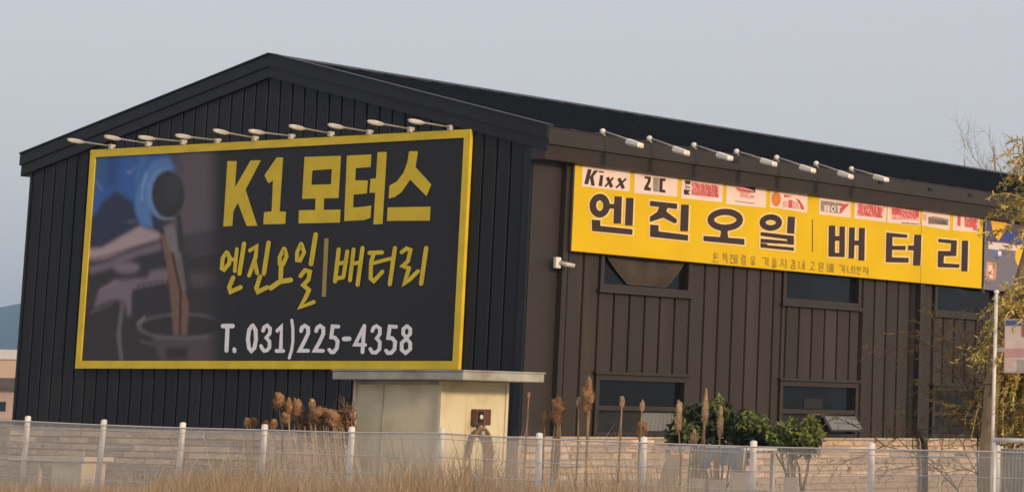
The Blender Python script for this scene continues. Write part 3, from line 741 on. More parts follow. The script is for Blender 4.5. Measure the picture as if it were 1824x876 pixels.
# row of small words
S7 = ((1260, 440), 6.08)
spans = [(62, 120), (165, 222), (245, 325), (370, 415), (470, 520), (595, 660), (700, 750), (790, 860), (905, 955), (990, 1050), (1110, 1165), (1205, 1260), (1300, 1365), (1425, 1490), (1520, 1600), (1620, 1660), (1685, 1750)]
for k, (a, b_) in enumerate(spans):
    t = (a - 62) / 1440; top = 55 + 140 * t; hh = 104 - 16 * t; wd = b_ - a; g_ = Glyph(spn, *S7); sw = 13
    sl = .09
    P = lambda x, y: (a + wd * x, top + hh * y + wd * x * sl)
    def ieung(x, y, rx, ry): g_.st([P(x + rx * math.cos(q * .5236), y + ry * math.sin(q * .5236)) for q in range(12)], sw, True)
    def mieum(x0, y0, x1, y1): g_.st([P(x0, y0), P(x1, y0), P(x1, y1), P(x0, y1)], sw, True)
    def giyeok(x0, y0, x1, y1): g_.st([P(x0, y0), P(x1, y0), P(x1, y1)], sw)
    def nieun(x0, y0, x1, y1): g_.st([P(x0, y0), P(x0, y1), P(x1, y1)], sw)
    def jieut(x0, y0, x1, y1): g_.st([P(x0, y0), P(x1, y0)], sw); g_.st([P(x0, y1), P((x0 + x1) / 2, y0 + .05), P(x1, y1)], sw)
    def rieul(x0, y0, x1, y1): m_ = (y0 + y1) / 2; g_.st([P(x0, y0), P(x1, y0), P(x1, m_), P(x0, m_), P(x0, y1), P(x1, y1)], sw)
    def bar(x, y0=0, y1=1.0): g_.st([P(x, y0), P(x, y1)], sw)
    def dash(x0, x1, y): g_.st([P(x0, y), P(x1, y)], sw)
    [lambda: (ieung(.45, .22, .3, .17), dash(0, 1, .52), bar(.35, .52, .7), nieun(.1, .75, .95, .98)),
     lambda: (mieum(.2, .05, .8, .3), dash(0, 1, .48), giyeok(.15, .65, .85, 1)),
     lambda: (jieut(0, .1, .5, .6), bar(.68), bar(.95), dash(.5, .68, .4), nieun(.1, .75, .6, .95)),
     lambda: (rieul(0, .05, .55, .6), bar(.9, 0, .7), mieum(.15, .75, .9, 1)),
     lambda: (ieung(.5, .25, .35, .2), bar(.5, .45, .65), dash(0, 1, .66), ieung(.5, .85, .25, .13)),
     lambda: (giyeok(0, .08, .6, .85), bar(.95)),
     lambda: (ieung(.5, .2, .35, .16), dash(0, 1, .5), bar(.3, .5, .65), bar(.7, .5, .65), rieul(.15, .72, .85, 1)),
     lambda: (jieut(.05, .08, .6, .85), bar(.9), dash(.9, 1.05, .5)),
     lambda: (giyeok(0, .05, .5, .5), bar(.85, 0, .55), mieum(.15, .65, .85, .98)),
     lambda: (nieun(.05, .1, .5, .85), bar(.8), dash(.6, .8, .45), bar(1.0)),
     lambda: (giyeok(.1, .05, .8, .45), dash(0, 1, .9), bar(.45, .5, .9)),
     lambda: (mieum(.15, .05, .85, .4), bar(.5, .4, .6), dash(0, 1, .62), nieun(.15, .75, .85, .98)),
     lambda: (bar(.05), bar(.45), dash(.05, .45, .5), dash(.05, .45, .95), bar(.7), bar(.98)),
     lambda: (giyeok(0, .1, .6, .8), bar(.9), dash(.9, 1.05, .45)),
     lambda: (nieun(0, .05, .4, .85), bar(.62), dash(.4, .62, .45), bar(.95)),
     lambda: (ieung(.3, .3, .28, .22), bar(.85, 0, .6), nieun(.2, .65, .95, .98)),
     lambda: (jieut(0, .1, .55, .7), bar(.8, 0, 1), dash(.8, 1.0, .5))][k]()
    g_.build('small_letter', M['smalltext'], ss_, .003)
# logo cards
S5, S6 = ((1200, 310), 7.296), ((1440, 340), 5.7)
def card(org, pts):
    return Glyph(spn, *org).po(pts).build('logo_card', M['card'], ss_, .0025)
def mark(org, parent, items):
    for k, (mt, kind, a) in enumerate(items):
        g_ = Glyph(spn, *org)
        if kind == 'p': g_.po(a)
        elif kind == 's': g_.st(*a)
        elif kind == 'e': g_.po(ringpts(*a))
        g_.build('logo_mark', M[mt], parent, .0040 + .0007 * k)
c1 = card(S1, [(100, 30), (600, 85), (590, 300), (95, 245)])
mark(S1, c1, [('ink', 'p', [(158, 66), (198, 70), (162, 225), (120, 220)]), ('ink', 'p', [(225, 78), (265, 82), (215, 145), (232, 240), (196, 238), (178, 150)]), ('ink', 's', ([(272, 92), (325, 97)], 14)), ('ink', 'p', [(288, 128), (320, 132), (306, 245), (270, 240)]),
               ('ink', 's', ([(362, 150), (408, 255)], 34)), ('ink', 's', ([(425, 155), (338, 248)], 20)), ('ink', 's', ([(482, 160), (530, 268)], 34)), ('ink', 's', ([(558, 165), (452, 260)], 20))])
c2 = card(S1, [(645, 95), (1095, 160), (1085, 355), (640, 315)])
mark(S1, c2, [('ink', 'p', [(750, 140), (815, 145), (812, 195), (785, 250), (815, 262), (812, 292), (742, 285), (745, 255), (782, 190), (778, 165), (750, 165)]), ('greyp', 'p', [(838, 148), (898, 155), (895, 302), (838, 298)]), ('ink', 'p', [(905, 158), (968, 165), (966, 192), (938, 190), (935, 278), (966, 284), (965, 313), (900, 303)])])
c3 = card(S5, [(105, 65), (640, 125), (632, 370), (95, 315)])
def scrib(x0, y0, x1, y1, n, mt, sl=.1, wd=14):
    it = []
    for k in range(n):
        xa = x0 + (x1 - x0) * k / n; ww = (x1 - x0) / n
        pts = [(xa + ww * random.uniform(0, .4), y0 + (xa - x0) * sl + random.uniform(0, 20)), (xa + ww * random.uniform(.5, 1), y0 + (xa - x0) * sl + (y1 - y0) * random.uniform(.3, .5)),
               (xa + ww * random.uniform(0, .4), y0 + (xa - x0) * sl + (y1 - y0) * random.uniform(.6, .8)), (xa + ww, y1 + (xa - x0) * sl)]
        it.append((mt, 's', (pts, wd)))
    return it
mark(S5, c3, [('ink', 'p', [(145, 85), (220, 92), (215, 135), (150, 130)]), ('greyp', 'p', [(150, 140), (212, 160), (212, 190), (150, 195)]), ('ink', 'p', [(132, 200), (222, 210), (190, 240), (218, 270), (150, 268), (135, 262)]), ('pink', 'p', [(235, 100), (590, 150), (588, 305), (230, 275)])] + scrib(240, 112, 580, 270, 12, 'red', .1, 16))
c4 = card(S5, [(685, 140), (1205, 190), (1195, 440), (680, 390)])
mark(S5, c4, [('ink', 'p', [(900, 165), (1062, 178), (1060, 245), (1040, 215), (960, 190)]), ('red', 'p', [(803, 170), (900, 190), (1050, 225), (1055, 245), (900, 238), (830, 215)]), ('pink', 'p', [(855, 225), (1000, 245), (910, 305), (870, 300)]), ('greyp', 's', ([(800, 352), (1050, 382)], 12))] + scrib(920, 262, 1050, 310, 5, 'pink', .05, 12))
c5 = card(S5, [(1255, 215), (1740, 265), (1735, 505), (1250, 430)])
mark(S5, c5, [('orange', 'e', (1332, 325, 62, 95)), ('red', 'p', [(1435, 262), (1550, 290), (1435, 305)]), ('red', 'p', [(1585, 310), (1640, 345), (1690, 420), (1695, 462), (1655, 460), (1640, 400)]), ('pink', 'p', [(1425, 350), (1480, 350), (1475, 430), (1420, 425)]), ('red', 'p', [(1495, 335), (1545, 340), (1540, 442), (1490, 435)]), ('pink', 'p', [(1555, 350), (1610, 370), (1640, 455), (1550, 445)])])
c6 = card(S6, [(110, 62), (430, 108), (430, 275), (108, 238)])
mark(S6, c6, [('greyp', 'p', [(125, 98), (345, 125), (325, 232), (125, 205)]), ('red', 'p', [(330, 132), (415, 132), (330, 232), (325, 200)]), ('card', 's', ([(175, 145), (172, 205)], 22)), ('card', 's', ([(205, 150), (202, 212)], 22)), ('card', 'e', (252, 182, 24, 32)), ('ink', 'e', (253, 182, 9, 18)), ('card', 's', ([(290, 158), (335, 162)], 16)), ('card', 's', ([(308, 160), (306, 222)], 20))])
c7 = card(S6, [(470, 108), (795, 155), (785, 318), (465, 280)])
mark(S6, c7, [('pink', 'p', [(500, 122), (780, 165), (735, 275), (490, 250)])] + scrib(505, 130, 750, 245, 9, 'red', .12, 17))
c8 = card(S6, [(805, 150), (1130, 205), (1125, 355), (800, 320)])
mark(S6, c8, [('pink', 'p', [(845, 170), (1125, 195), (1120, 300), (840, 290)]), ('red', 'p', [(848, 172), (948, 188), (948, 250), (845, 240)]), ('red', 'p', [(1085, 195), (1125, 198), (1122, 270), (1085, 262)]), ('greyp', 's', ([(945, 322), (1120, 338)], 14))] + scrib(955, 192, 1085, 275, 4, 'red', .05, 13))
c9 = card(S6, [(1160, 190), (1440, 235), (1430, 400), (1150, 350)])
mark(S6, c9, [('greyp', 'p', [(1212, 265), (1270, 258), (1422, 285), (1420, 352), (1215, 335)]), ('pink', 'p', [(1165, 235), (1200, 240), (1198, 310), (1165, 300)])] + scrib(1225, 275, 1410, 325, 8, 'ink', .08, 7))
c10 = card(S6, [(1470, 240), (1735, 275), (1730, 425), (1465, 400)])
mark(S6, c10, [('red', 'p', [(1515, 248), (1548, 252), (1545, 360), (1512, 352)]), ('pink', 'p', [(1585, 262), (1725, 285), (1715, 385), (1580, 365)]), ('red', 'p', [(1670, 350), (1712, 355), (1710, 395), (1672, 388)])] + scrib(1590, 268, 1710, 362, 6, 'red', .08, 15))

# blue picture banner beside it
bb = thing('picture_banner', 'blue and yellow picture banner at the right end of the yellow sign', 'banner', (SX, 12.2, szb))
bx0, bx1 = syr + .05, 13.4
MB().box(W + .03, SX - .01, bx0, bx1, szb - .02, szt).build('face', M['face'], bb)
nu, nv = 110, 60
yy_ = np.linspace(bx0 + .01, bx1 - .01, nu); zz_ = np.linspace(szt - .01, szb - .01, nv); YY, ZZ = np.meshgrid(yy_, zz_)
PX = np.stack([np.full_like(YY, SX), YY, ZZ], -1) - CC; zc = PX @ FW; UU = PPX + FPX * (PX @ RT) / zc; VV = PPY - FPX * (PX @ UP) / zc
def bpic(uu, vv):
    im = np.zeros(uu.shape + (3,)); im[:] = rgb(104, 102, 118, 1.2)
    Z = lambda pts: [(1724 + x / 5.48, 370 + y / 5.475) for x, y in pts]
    def put(mask, c, a=1.0):
        nonlocal im
        mk = (mask * a)[..., None]; im = im * (1 - mk) + np.array(rgb(*c, 1.1)) * mk
    put(blur(inpoly(uu, vv, Z([(180, 100), (600, 90), (900, 200), (900, 330), (420, 340), (180, 330)])), 1), (70, 66, 108))
    put(blur(inpoly(uu, vv, Z([(330, 250), (480, 230), (900, 260), (900, 380), (420, 370)])), 1), (48, 66, 140))
    put(blur(inpoly(uu, vv, Z([(220, 110), (390, 110), (370, 220), (300, 320), (250, 270)])), 1), (214, 166, 44))
    put(blur(inpoly(uu, vv, Z([(195, 330), (330, 350), (520, 370), (520, 420), (200, 400)])), 1), (208, 196, 196))
    put(blur(inpoly(uu, vv, Z([(220, 400), (360, 410), (340, 490), (220, 480)])), 1), (96, 104, 150))
    put(blur(inpoly(uu, vv, Z([(290, 420), (330, 430), (320, 475), (300, 470)])), 0), (215, 215, 230))
    put(blur(inpoly(uu, vv, Z(ringpts(600, 480, 140, 150))), 1), (226, 178, 36))
    put(blur(inpoly(uu, vv, Z(ringpts(520, 710, 75, 65))), 1), (44, 62, 150))
    put(blur(inpoly(uu, vv, Z([(180, 530), (280, 530), (270, 700), (170, 700)])), 1), (190, 140, 124))
    put(blur(inpoly(uu, vv, Z([(200, 560), (240, 560), (240, 680), (200, 680)])), 1), (235, 205, 192))
    return im
cb = bpic(UU, VV); pb = MB(); pb.v = [(SX + .002, a, b_) for a, b_ in zip(YY.ravel(), ZZ.ravel())]
pb.f = [(j * nu + i, (j + 1) * nu + i, (j + 1) * nu + i + 1, j * nu + i + 1) for j in range(nv - 1) for i in range(nu - 1)]
o = pb.build('printed_picture', M['print'], bb); ca = o.data.color_attributes.new('print', 'FLOAT_COLOR', 'POINT'); buf = np.ones((nu * nv, 4), np.float32); buf[:, :3] = cb.reshape(-1, 3); ca.data.foreach_set('color', buf.ravel())

# ------------------------------------------------------------------ side lamps on the gutter
def side_lamp():
    t = thing('eave_lamp', 'x', 'lamp', (0, 0, 0), 'lamps along the eave above the yellow sign')
    MB().ell((0, 0, .045), (.045, .05, .055), 10, 6).build('ball_joint', M['lampglass'], t, smooth=True)
    MB().box(-.05, .04, -.03, .03, -.03, .01).build('bracket', M['arm'], t)
    MB().tube([(0.02, 0, .045), (.25, 0, -.03), (.5, 0, -.125)], [.016, .015, .018], 8).build('arm', M['arm'], t, smooth=True)
    ho = MB().hexa([(.44, -.055, -.175), (.70, -.085, -.245), (.70, .085, -.245), (.44, .055, -.175), (.46, -.045, -.085), (.70, -.075, -.175), (.70, .075, -.175), (.46, .045, -.085)]).build('lamp_head', M['lampglass'], t, bevel=.015)
    MB().hexa([(.47, -.05, -.196), (.69, -.075, -.255), (.69, .075, -.255), (.47, .05, -.196), (.47, -.05, -.186), (.69, -.075, -.246), (.69, .075, -.246), (.47, .05, -.186)]).build('lens', M['lampglass'], ho)
    return t
proto = side_lamp()
names = ['nearest the gable corner', 'second from the gable corner', 'third from the gable corner', 'fourth, in the middle of the row', 'fifth from the gable corner', 'sixth from the gable corner', 'farthest right of the row']
for i, (u, v) in enumerate([(1075, 236), (1158, 249), (1237.5, 261), (1313.4, 272), (1384.7, 282.5), (1455, 293), (1518, 302.5)]):
    y = onX(u, v, OR)[1]; o = proto if i == 0 else copy_tree(proto)
    o.scale = (1, .78, .8); o.location = (OR - .015, y, 4.80); o.rotation_euler = (R(random.uniform(-2, 2)), R(random.uniform(-2, 2)), R(random.uniform(-3, 3)))
    o['label'] = 'pale arm lamp over the yellow sign, %s' % names[i]

# security camera at the corner pipe
p = onX(995, 468, W + .14)
sc = thing('security_camera', 'small white security camera by the corner downpipe', 'camera', tuple(p))
MB().box(W + .106, W + .165, p[1] - .07, p[1] + .03, p[2] - .075, p[2] + .075).build('mount_box', M['lampglass'], sc, bevel=.012)
MB().tube([(W + .165, p[1], p[2]), (W + .24, p[1] + .05, p[2] - .02), (W + .30, p[1] + .14, p[2] - .035)], [.03, .032, .028], 10).build('camera_body', M['lamp'], sc, smooth=True)

# ------------------------------------------------------------------ shed
shx0, shx1, shy0, shy1, shz = 10.057, 11.469, -3.0, -1.87, 1.372
sd_ = thing('utility_shed', 'small cream metal shed with flat overhanging grey roof before the garage', 'shed', (10.8, -2.4, GZ))
bd = MB().box(shx0, shx1, shy0, shy1, GZ, shz).build('wall', M['shed'], sd_)
for x in (shx0, shx1):
    for y in (shy0, shy1): MB().box(x - .022, x + .022, y - .022, y + .022, GZ, shz - .002).build('corner_trim', M['shed'], sd_)
MB().box(10.52, 10.535, shy0 - .006, shy0 + .01, GZ, shz - .003).build('panel_joint', M['slab'], sd_)
MB().box(shx1 - .01, shx1 + .02, shy0 + .02, shy1 - .02, shz - .05, shz - .004).build('top_trim', M['shed'], sd_)
MB().box(shx0 + .02, shx1 - .02, shy0 - .02, shy0 + .01, shz - .05, shz - .004).build('top_trim', M['slab'], sd_)
xR = 12.02
yB_ = onX(970, 667, xR)[1]
MB().box(shx0 - .19, xR, shy0 - .22, yB_, shz + .003, 1.478).build('roof_slab', M['slab'], sd_, bevel=.012)
MB().box(shx0 - .20, xR + .01, shy0 - .23, yB_ + .01, 1.480, 1.496).build('roof_sheet', M['slab'], sd_)
# meter box and cable on the lit face
mbx = [onX(u, v, shx1 + .01) for u, v in ((840, 728), (866, 728), (866, 757), (842, 764))]
ya, yb = mbx[0][1], mbx[1][1]; za, zb = mbx[0][2], mbx[2][2]
mt_ = thing('meter_box', 'small red-brown meter box on the sunlit shed wall', 'meter box', (shx1, (ya + yb) / 2, zb))
MB().box(shx1 + .002, shx1 + .10, ya, yb, zb, za).build('body', M['rust'], mt_, bevel=.01)
MB().box(shx1 + .102, shx1 + .11, ya + .02, (ya + yb) / 2 - .02, zb + .03, za - .03).build('window', M['black'], mt_)
MB().ell((shx1 + .115, (ya + yb) / 2 - .06, zb + .1), (.015, .03, .03)).build('dial', M['lampglass'], mt_, smooth=True)
MB().tube([(shx1 + .05, (ya + yb) / 2, zb), (shx1 + .04, (ya + yb) / 2, zb - .12)], .028, 8).build('conduit', M['lamp'], mt_)
hp = onX(852, 822, shx1 + .06)
hs = thing('garden_hose', 'brown hose hanging in a long loop on the sunlit shed wall', 'hose', (shx1, hp[1], GZ))
for k in range(3):
    pts = [(shx1 + .05 + .025 * k, hp[1] + (.155 + .02 * k) * math.cos(t), hp[2] + .02 * k + (.34 + .012 * k) * math.sin(t)) for t in np.linspace(0, 2 * math.pi, 33)]
    MB().tube(pts, .02, 8, cap=False).build('hose_coil', M['hose'], hs, smooth=True)
MB().box(shx1 + .002, shx1 + .12, hp[1] - .03, hp[1] + .03, hp[2] + .33, hp[2] + .37).build('hook', M['slab'], hs)

# ------------------------------------------------------------------ wire fence
K = .75
F0 = np.array([6.64881, -4.99788]); FD = np.array([math.cos(-.0939), math.sin(-.0939)])
FN = np.array([-FD[1], FD[0]])
def onFence(u, v, off=0):
    d = ray(u, v); t = ((F0 + FN * off - CC[:2]) @ FN) / (d[:2] @ FN); return CC + d * t
tops = [(50, 742.5, -.098), (185.4, 749, -.105), (326, 754, -.10), (471.6, 757.5, -.066), (627, 762, -.066), (787, 763, -.055), (960.8, 773, -.028), (1147, 780, -.045), (1342.5, 787, -.028), (1552.7, 791, -.022), (1775, 795, -.03)]
fence = thing('wire_fence', 'long white post and wire mesh fence along the roadside verge', 'fence', (F0[0] + FD[0] * 7, F0[1] + FD[1] * 7, GZ))
posts = []
for (u, v, sl) in tops:
    T = onFence(u, v); B2 = onFence(u + sl * 110, v + 110); d = (B2 - T); kk = (T[2] - GZ + .05) / -d[2]; Bq = T + d * kk; posts.append((T, Bq))
T0, B0 = posts[0]; dT = posts[1][0] - T0
posts = [(T0 - dT, B0 - dT)] + posts
T0, B0 = posts[-1]; dT = posts[-1][0] - posts[-2][0]
posts = posts + [(T0 + dT, B0 + dT)]
for (T, Bq) in posts:
    pm = MB().tube([Bq, T], .035, 10).build('post', M['white'], fence, smooth=True)
    MB().ell(tuple(T), (.0365, .0365, .018), 10, 5).build('post_cap', M['white'], pm, smooth=True)
fo = np.array([-FN[0], -FN[1], 0]) * .045
for i in range(len(posts) - 1):
    (Ta, Ba), (Tb, Bb) = posts[i], posts[i + 1]
    wm = MB(); nW = 108
    Z = lambda t, z: None
    def P(t, q):
        a = Ta + (Ba - Ta) * q; b_ = Tb + (Bb - Tb) * q; return a + (b_ - a) * t + fo
    for k in range(1, nW):
        t = k / nW + random.uniform(-.001, .001)
        q0 = .045
        wm.tube([P(t, q0), P(t, .98)], .0022, 4, cap=False)
    for q in (.05, .10, .28, .46, .64, .82, .95):
        wm.tube([P(0, q) - fo * .0, P(1, q)], .0036, 4, cap=False)
    o = wm.build('mesh_panel', M['wire'], fence); o['kind'] = 'stuff'
    if i == len(posts) - 2: pass
    MB().tube([P(0, .045), P(1, .045)], .008, 6).build('top_rail', M['wire'], fence)

# white gate-like rail and tall pole by the right end
pz = onFence(1775, 520, .5)
pb_ = onFence(1768, 790, .5)
pole = thing('sign_pole', 'tall thin white pole at the right end of the fence', 'pole', (pb_[0], pb_[1], GZ))
dd = (pb_ - pz); kk = (pz[2] - GZ) / -dd[2]
MB().tube([pz + dd * kk, pz], .017, 8).build('shaft', M['white'], pole, smooth=True)
MB().ell(tuple(pz), (.028, .028, .02), 8, 5).build('cap', M['white'], pole, smooth=True)
bp_ = [onFence(u, v, .55) for u, v in ((1790, 568), (1787, 664))]
bdz0, bdz1 = bp_[1][2], bp_[0][2]
b0 = bp_[0]; bl = 1.5
brd = thing('picture_board', 'pale pink picture board beside the white pole before olive fronds', 'board', (b0[0], b0[1], bdz0))
def bdp(t, z, off=0): return np.array([b0[0] + FD[0] * t + FN[0] * off, b0[1] + FD[1] * t + FN[1] * off, z])
MB().hexa([bdp(0, bdz0), bdp(bl, bdz0), bdp(bl, bdz0, .04), bdp(0, bdz0, .04), bdp(0, bdz1), bdp(bl, bdz1), bdp(bl, bdz1, .04), bdp(0, bdz1, .04)]).build('panel', M['card'], brd)
nu, nv = 60, 42
def brick_noise(a, b_): return np.array([math.sin(a * 12.9 + b_ * 78.2) * 43758.5 % 1])
pbm = MB(); cols = []
gn = rng.random((10, 14))
for j in range(nv):
    for i in range(nu):
        s, t = i / (nu - 1), j / (nv - 1)
        pbm.v.append(tuple(bdp(.012 + (bl - .024) * s, bdz1 - .012 - (bdz1 - bdz0 - .024) * t, -.004)))
        gv = gn[int(t * 9.9), int(s * 13.9)]
        c = np.array(rgb(226, 200, 186)) * (1.3 + .3 * gv)
        if t < .10: c = np.array(rgb(104, 120, 160))
        elif s < .22 and s > .12 and .12 < t < .32: c = np.array(rgb(196, 128, 106))
        elif .55 < t < .72: c = c * .4 + np.array(rgb(214, 138, 130)) * .6
        elif t > .78 and s > .1: c = c * .45 + np.array(rgb(150, 160, 130)) * .55
        cols.append(c)
pbm.f = [(j * nu + i, (j + 1) * nu + i, (j + 1) * nu + i + 1, j * nu + i + 1) for j in range(nv - 1) for i in range(nu - 1)]
o = pbm.build('printed_picture', M['print'], brd); ca = o.data.color_attributes.new('print', 'FLOAT_COLOR', 'POINT'); buf = np.ones((nu * nv, 4), np.float32); buf[:, :3] = np.array(cols); ca.data.foreach_set('color', buf.ravel())
for t in (bl - .08,): MB().tube([bdp(t, GZ, .06), bdp(t, bdz1, .06)], .02, 8).build('leg', M['white'], brd)
MB().hexa([bdp(-.13, bdz0 + .2, .045), bdp(.3, bdz0 + .2, .045), bdp(.3, bdz0 + .2, .06), bdp(-.13, bdz0 + .2, .06), bdp(-.13, bdz0 + .24, .045), bdp(.3, bdz0 + .24, .045), bdp(.3, bdz0 + .24, .06), bdp(-.13, bdz0 + .24, .06)]).build('bracket', M['white'], brd)
ra = onFence(1771, 783, -.12); rb = onFence(1860, 786, -.12)
gt = thing('white_rail', 'white horizontal rail joining the pole at the right edge', 'rail', (ra[0], ra[1], GZ))
MB().tube([ra, rb], .022, 8).build('bar', M['white'], gt, smooth=True)
for p in (ra + (rb - ra) * .02, rb): MB().tube([(p[0], p[1], GZ), tuple(p)], .018, 8).build('leg', M['white'], gt, smooth=True)

q0, q1 = onFence(1782, 798, .75), onFence(1880, 802, .75)
ms = thing('metal_sheet', 'grey corrugated metal sheet standing behind the fence at the right edge', 'sheet', (q0[0], q0[1], GZ))
cs = MB(); NC = 60; ztop = q0[2]
for i in range(NC + 1):
    pq = q0 + (q1 - q0) * i / NC; wv = .022 * math.sin(i * 1.57 + .6)
    for z in (GZ, ztop): cs.v.append((pq[0] + FN[0] * wv, pq[1] + FN[1] * wv, z))
cs.f = [(2 * i, 2 * i + 2, 2 * i + 3, 2 * i + 1) for i in range(NC)]
o = cs.build('sheet', M['slab'], ms); md = o.modifiers.new('thickness', 'SOLIDIFY'); md.thickness = .006
MB().tube([(q0[0], q0[1], GZ), (q0[0], q0[1], ztop + .02)], .025, 8).build('frame_post', M['white'], ms, smooth=True)

# ------------------------------------------------------------------ pots, boxes, table behind the fence
def pot(name, u0, u1, vt, Y, mt, label, cat, taper=.9, upper=None):
    a, b_ = onY(u0, vt, Y), onY(u1, vt, Y); r = abs(b_[0] - a[0]) / 2 * .92; c = (a + b_) / 2; zt = c[2]
    t = thing(name, label, cat, (c[0], Y, GZ), 'pots in a row behind the fence')
    n = 16
    ho = zt - GZ
    MB().tube([(c[0], Y, GZ), (c[0], Y, GZ + ho * .9), (c[0], Y, zt)], [r * taper, r, r * 1.05], n).build('body', M[mt], t, smooth=False)
    MB().tube([(c[0], Y, zt), (c[0], Y, zt + .004)], [r * .92, r * .92], n).build('soil', M['twig'], t)
    if upper:
        for k in range(upper):
            a_ = random.uniform(0, 6.28); rr = r * random.uniform(0, .7); hh = random.uniform(.15, .38)
            MB().tube([(c[0] + rr * math.cos(a_), Y + rr * math.sin(a_), zt), (c[0] + rr * 1.5 * math.cos(a_), Y + rr * 1.5 * math.sin(a_), zt + hh)], [.014, .006], 5).build('stem', M['reed'], t)
    return t
pot('plant_pot', 1232, 1257, 851, -4.2, 'pot', 'narrow pale pot, left of the three below the table', 'pot', upper=8)
pot('plant_pot', 1264, 1291, 853, -4.1, 'pot', 'middle pale pot of the three below the table', 'pot', upper=7)
pot('plant_pot', 1303, 1335, 840, -4.4, 'pot', 'broad bright cream pot beside the white fence post', 'pot', .95, upper=5)
pot('plant_pot', 1398, 1420, 849, -4.2, 'pot', 'pale pot standing alone right of the white fence post', 'pot', upper=3)
def slabthing(name, label, cat, u0, u1, v0, v1, Y, th, mt):
    a, b_ = onY(u0, v0, Y), onY(u1, v1, Y)
    t = thing(name, label, cat, ((a[0] + b_[0]) / 2, Y, GZ))
    return t, a, b_
t, a, b_ = slabthing('leaning_board', 'tan wooden board standing under the left end of the table', 'board', 1189, 1214, 808, 876, -3.6, .04, 'board')
MB().hexa([(a[0], -3.9, GZ), (b_[0], -3.9, GZ), (b_[0], -3.86, GZ), (a[0], -3.86, GZ), (a[0], -3.62, a[2]), (b_[0], -3.62, a[2]), (b_[0], -3.58, a[2]), (a[0], -3.58, a[2])]).build('plank', M['board'], t)
MB().box(a[0] + .02, b_[0] - .02, -3.75, -3.70, .1, .16).build('batten', M['board'], t)
a, b_ = onY(1183, 794, -3.4), onY(1325, 797, -3.4)
tb = thing('garden_table', 'grey table with hanging blue-grey cloth behind the fence', 'table', ((a[0] + b_[0]) / 2, -3.1, GZ))
MB().box(a[0], b_[0], -3.4, -2.8, a[2] - .03, a[2]).build('top', M['wire'], tb)
for x in (a[0] + .03, b_[0] - .03):
    for y in (-3.37, -2.83): MB().box(x - .02, x + .02, y - .02, y + .02, GZ, a[2] - .032).build('leg', M['slab'], tb)
cl = thing('table_cloth', 'blue-grey cloth hanging from the table edge', 'cloth', ((a[0] + b_[0]) / 2, -3.42, a[2] - .2))
cm = MB(); NC = 40
for i in range(NC + 1):
    t = i / NC; x = a[0] + .42 + (b_[0] - a[0] - .45) * t
    for z, wv in ((a[2] - .004, .0), (a[2] - .10, .012), (a[2] - .19 - .04 * math.sin(t * 9) - .03 * math.sin(t * 23), .02)): cm.v.append((x, -3.415 - wv - wv * math.sin(i * 1.7), z))
cm.f = [(3 * i + k, 3 * i + 1 + k, 3 * i + 4 + k, 3 * i + 3 + k) for i in range(NC) for k in (0, 1)]
cm.build('drape', M['tarp'], cl, smooth=True)
# pale utility box with a slab lid at left
a, b_ = onY(93, 820, -2.0), onY(143, 870, -2.0)
ub = thing('utility_box', 'pale box under a slab lid at the foot of the dark gable', 'box', ((a[0] + b_[0]) / 2, -1.8, GZ))
MB().box(a[0], b_[0], -2.0, -1.6, GZ, a[2]).build('body', M['box'], ub, bevel=.01)
l0, l1 = onY(62, 815, -2.05), onY(150, 815, -2.05)
MB().box(l0[0], l1[0], -2.05, -1.55, a[2] + .002, a[2] + .06).build('lid', M['box'], ub)
MB().box(l0[0] + .02, l0[0] + .06, -2.0, -1.95, GZ, a[2]).build('leg', M['box'], ub)

# ------------------------------------------------------------------ dry plants
def reed(u, v, Y, hw, hh, lean, label, nst=1, mt='head', grp='dried plants between the fence and the garage', bulge=1.0):
    k_ = .70 if u > 900 else .86
    hw *= k_; hh *= .90
    p = Vector(onY(u, v, Y)); b = Vector((p.x + lean, Y + random.uniform(-.1, .1), GZ))
    t = thing('dried_plant', label, 'dried plant', tuple(b), grp)
    n = Vector((0, 0, 0))
    for k in range(nst):
        o_ = Vector((random.uniform(-.5, .5) * hw, random.uniform(-.05, .05), 0)) * (1.6 if nst > 1 else 0)
        mid = b.lerp(p, .6) + Vector((random.uniform(-.03, .03) - lean * .12, 0, 0)) + o_ * .6
        MB().tube([b + o_ * .5, mid, p + o_ * .5 - Vector((0, 0, hh * .6))], [.014, .012, .008], 6).build('stalk', M['reed'], t, smooth=True)
    hb = MB(); rot = Matrix.Rotation(-math.atan2(lean, 1.0) * .6, 3, 'Y')
    hb.ell(tuple(p), (hw * .9, hw * .8, hh), 14, 10, rot)
    rr = random.Random(u)
    hb.v = [tuple(Vector(q) + (Vector(q) - p) * (.24 * math.sin(23 * q[2] / max(hh, .05) * .25 + 3 * q[0] * 9) + rr.uniform(-.2, .2))) for q in hb.v]
    hb.build('seed_head', M[mt], t, smooth=True)
    # bristles
    bs = MB()
    for k in range(150):
        d = Vector((rr.gauss(0, 1), rr.gauss(0, 1), rr.gauss(0, 1))).normalized(); q = p + rot @ Vector((d.x * hw * .9, d.y * hw * .8, d.z * hh * .9))
        e = q + d * hw * rr.uniform(.2, .6) + Vector((0, 0, -.02)); s_ = Vector((.007, .004, .005)); bs.poly([q - s_, q + s_, e])
    bs.build('bristle', M[mt], t)['kind'] = 'stuff'
    return t
Yr = -3.6
reed(497, 714, Yr, .085, .10, .26, 'tall stalk with one round rusty head, highest left of the shed')
reed(515, 722, Yr - .1, .045, .10, .22, 'slim upright seed head right beside the tallest round one')
reed(530, 729, Yr, .085, .13, .34, 'thick drooping seed head slanting right beside the slim one', bulge=1)
reed(509, 745, Yr + .2, .065, .085, .15, 'short round head tucked below the slim upright one', 2)
reed(441, 750, Yr, .05, .055, .10, 'low round head, left of a pair far from the shed')
reed(453, 750, Yr + .1, .045, .055, .12, 'low round head, right of a pair far from the shed')
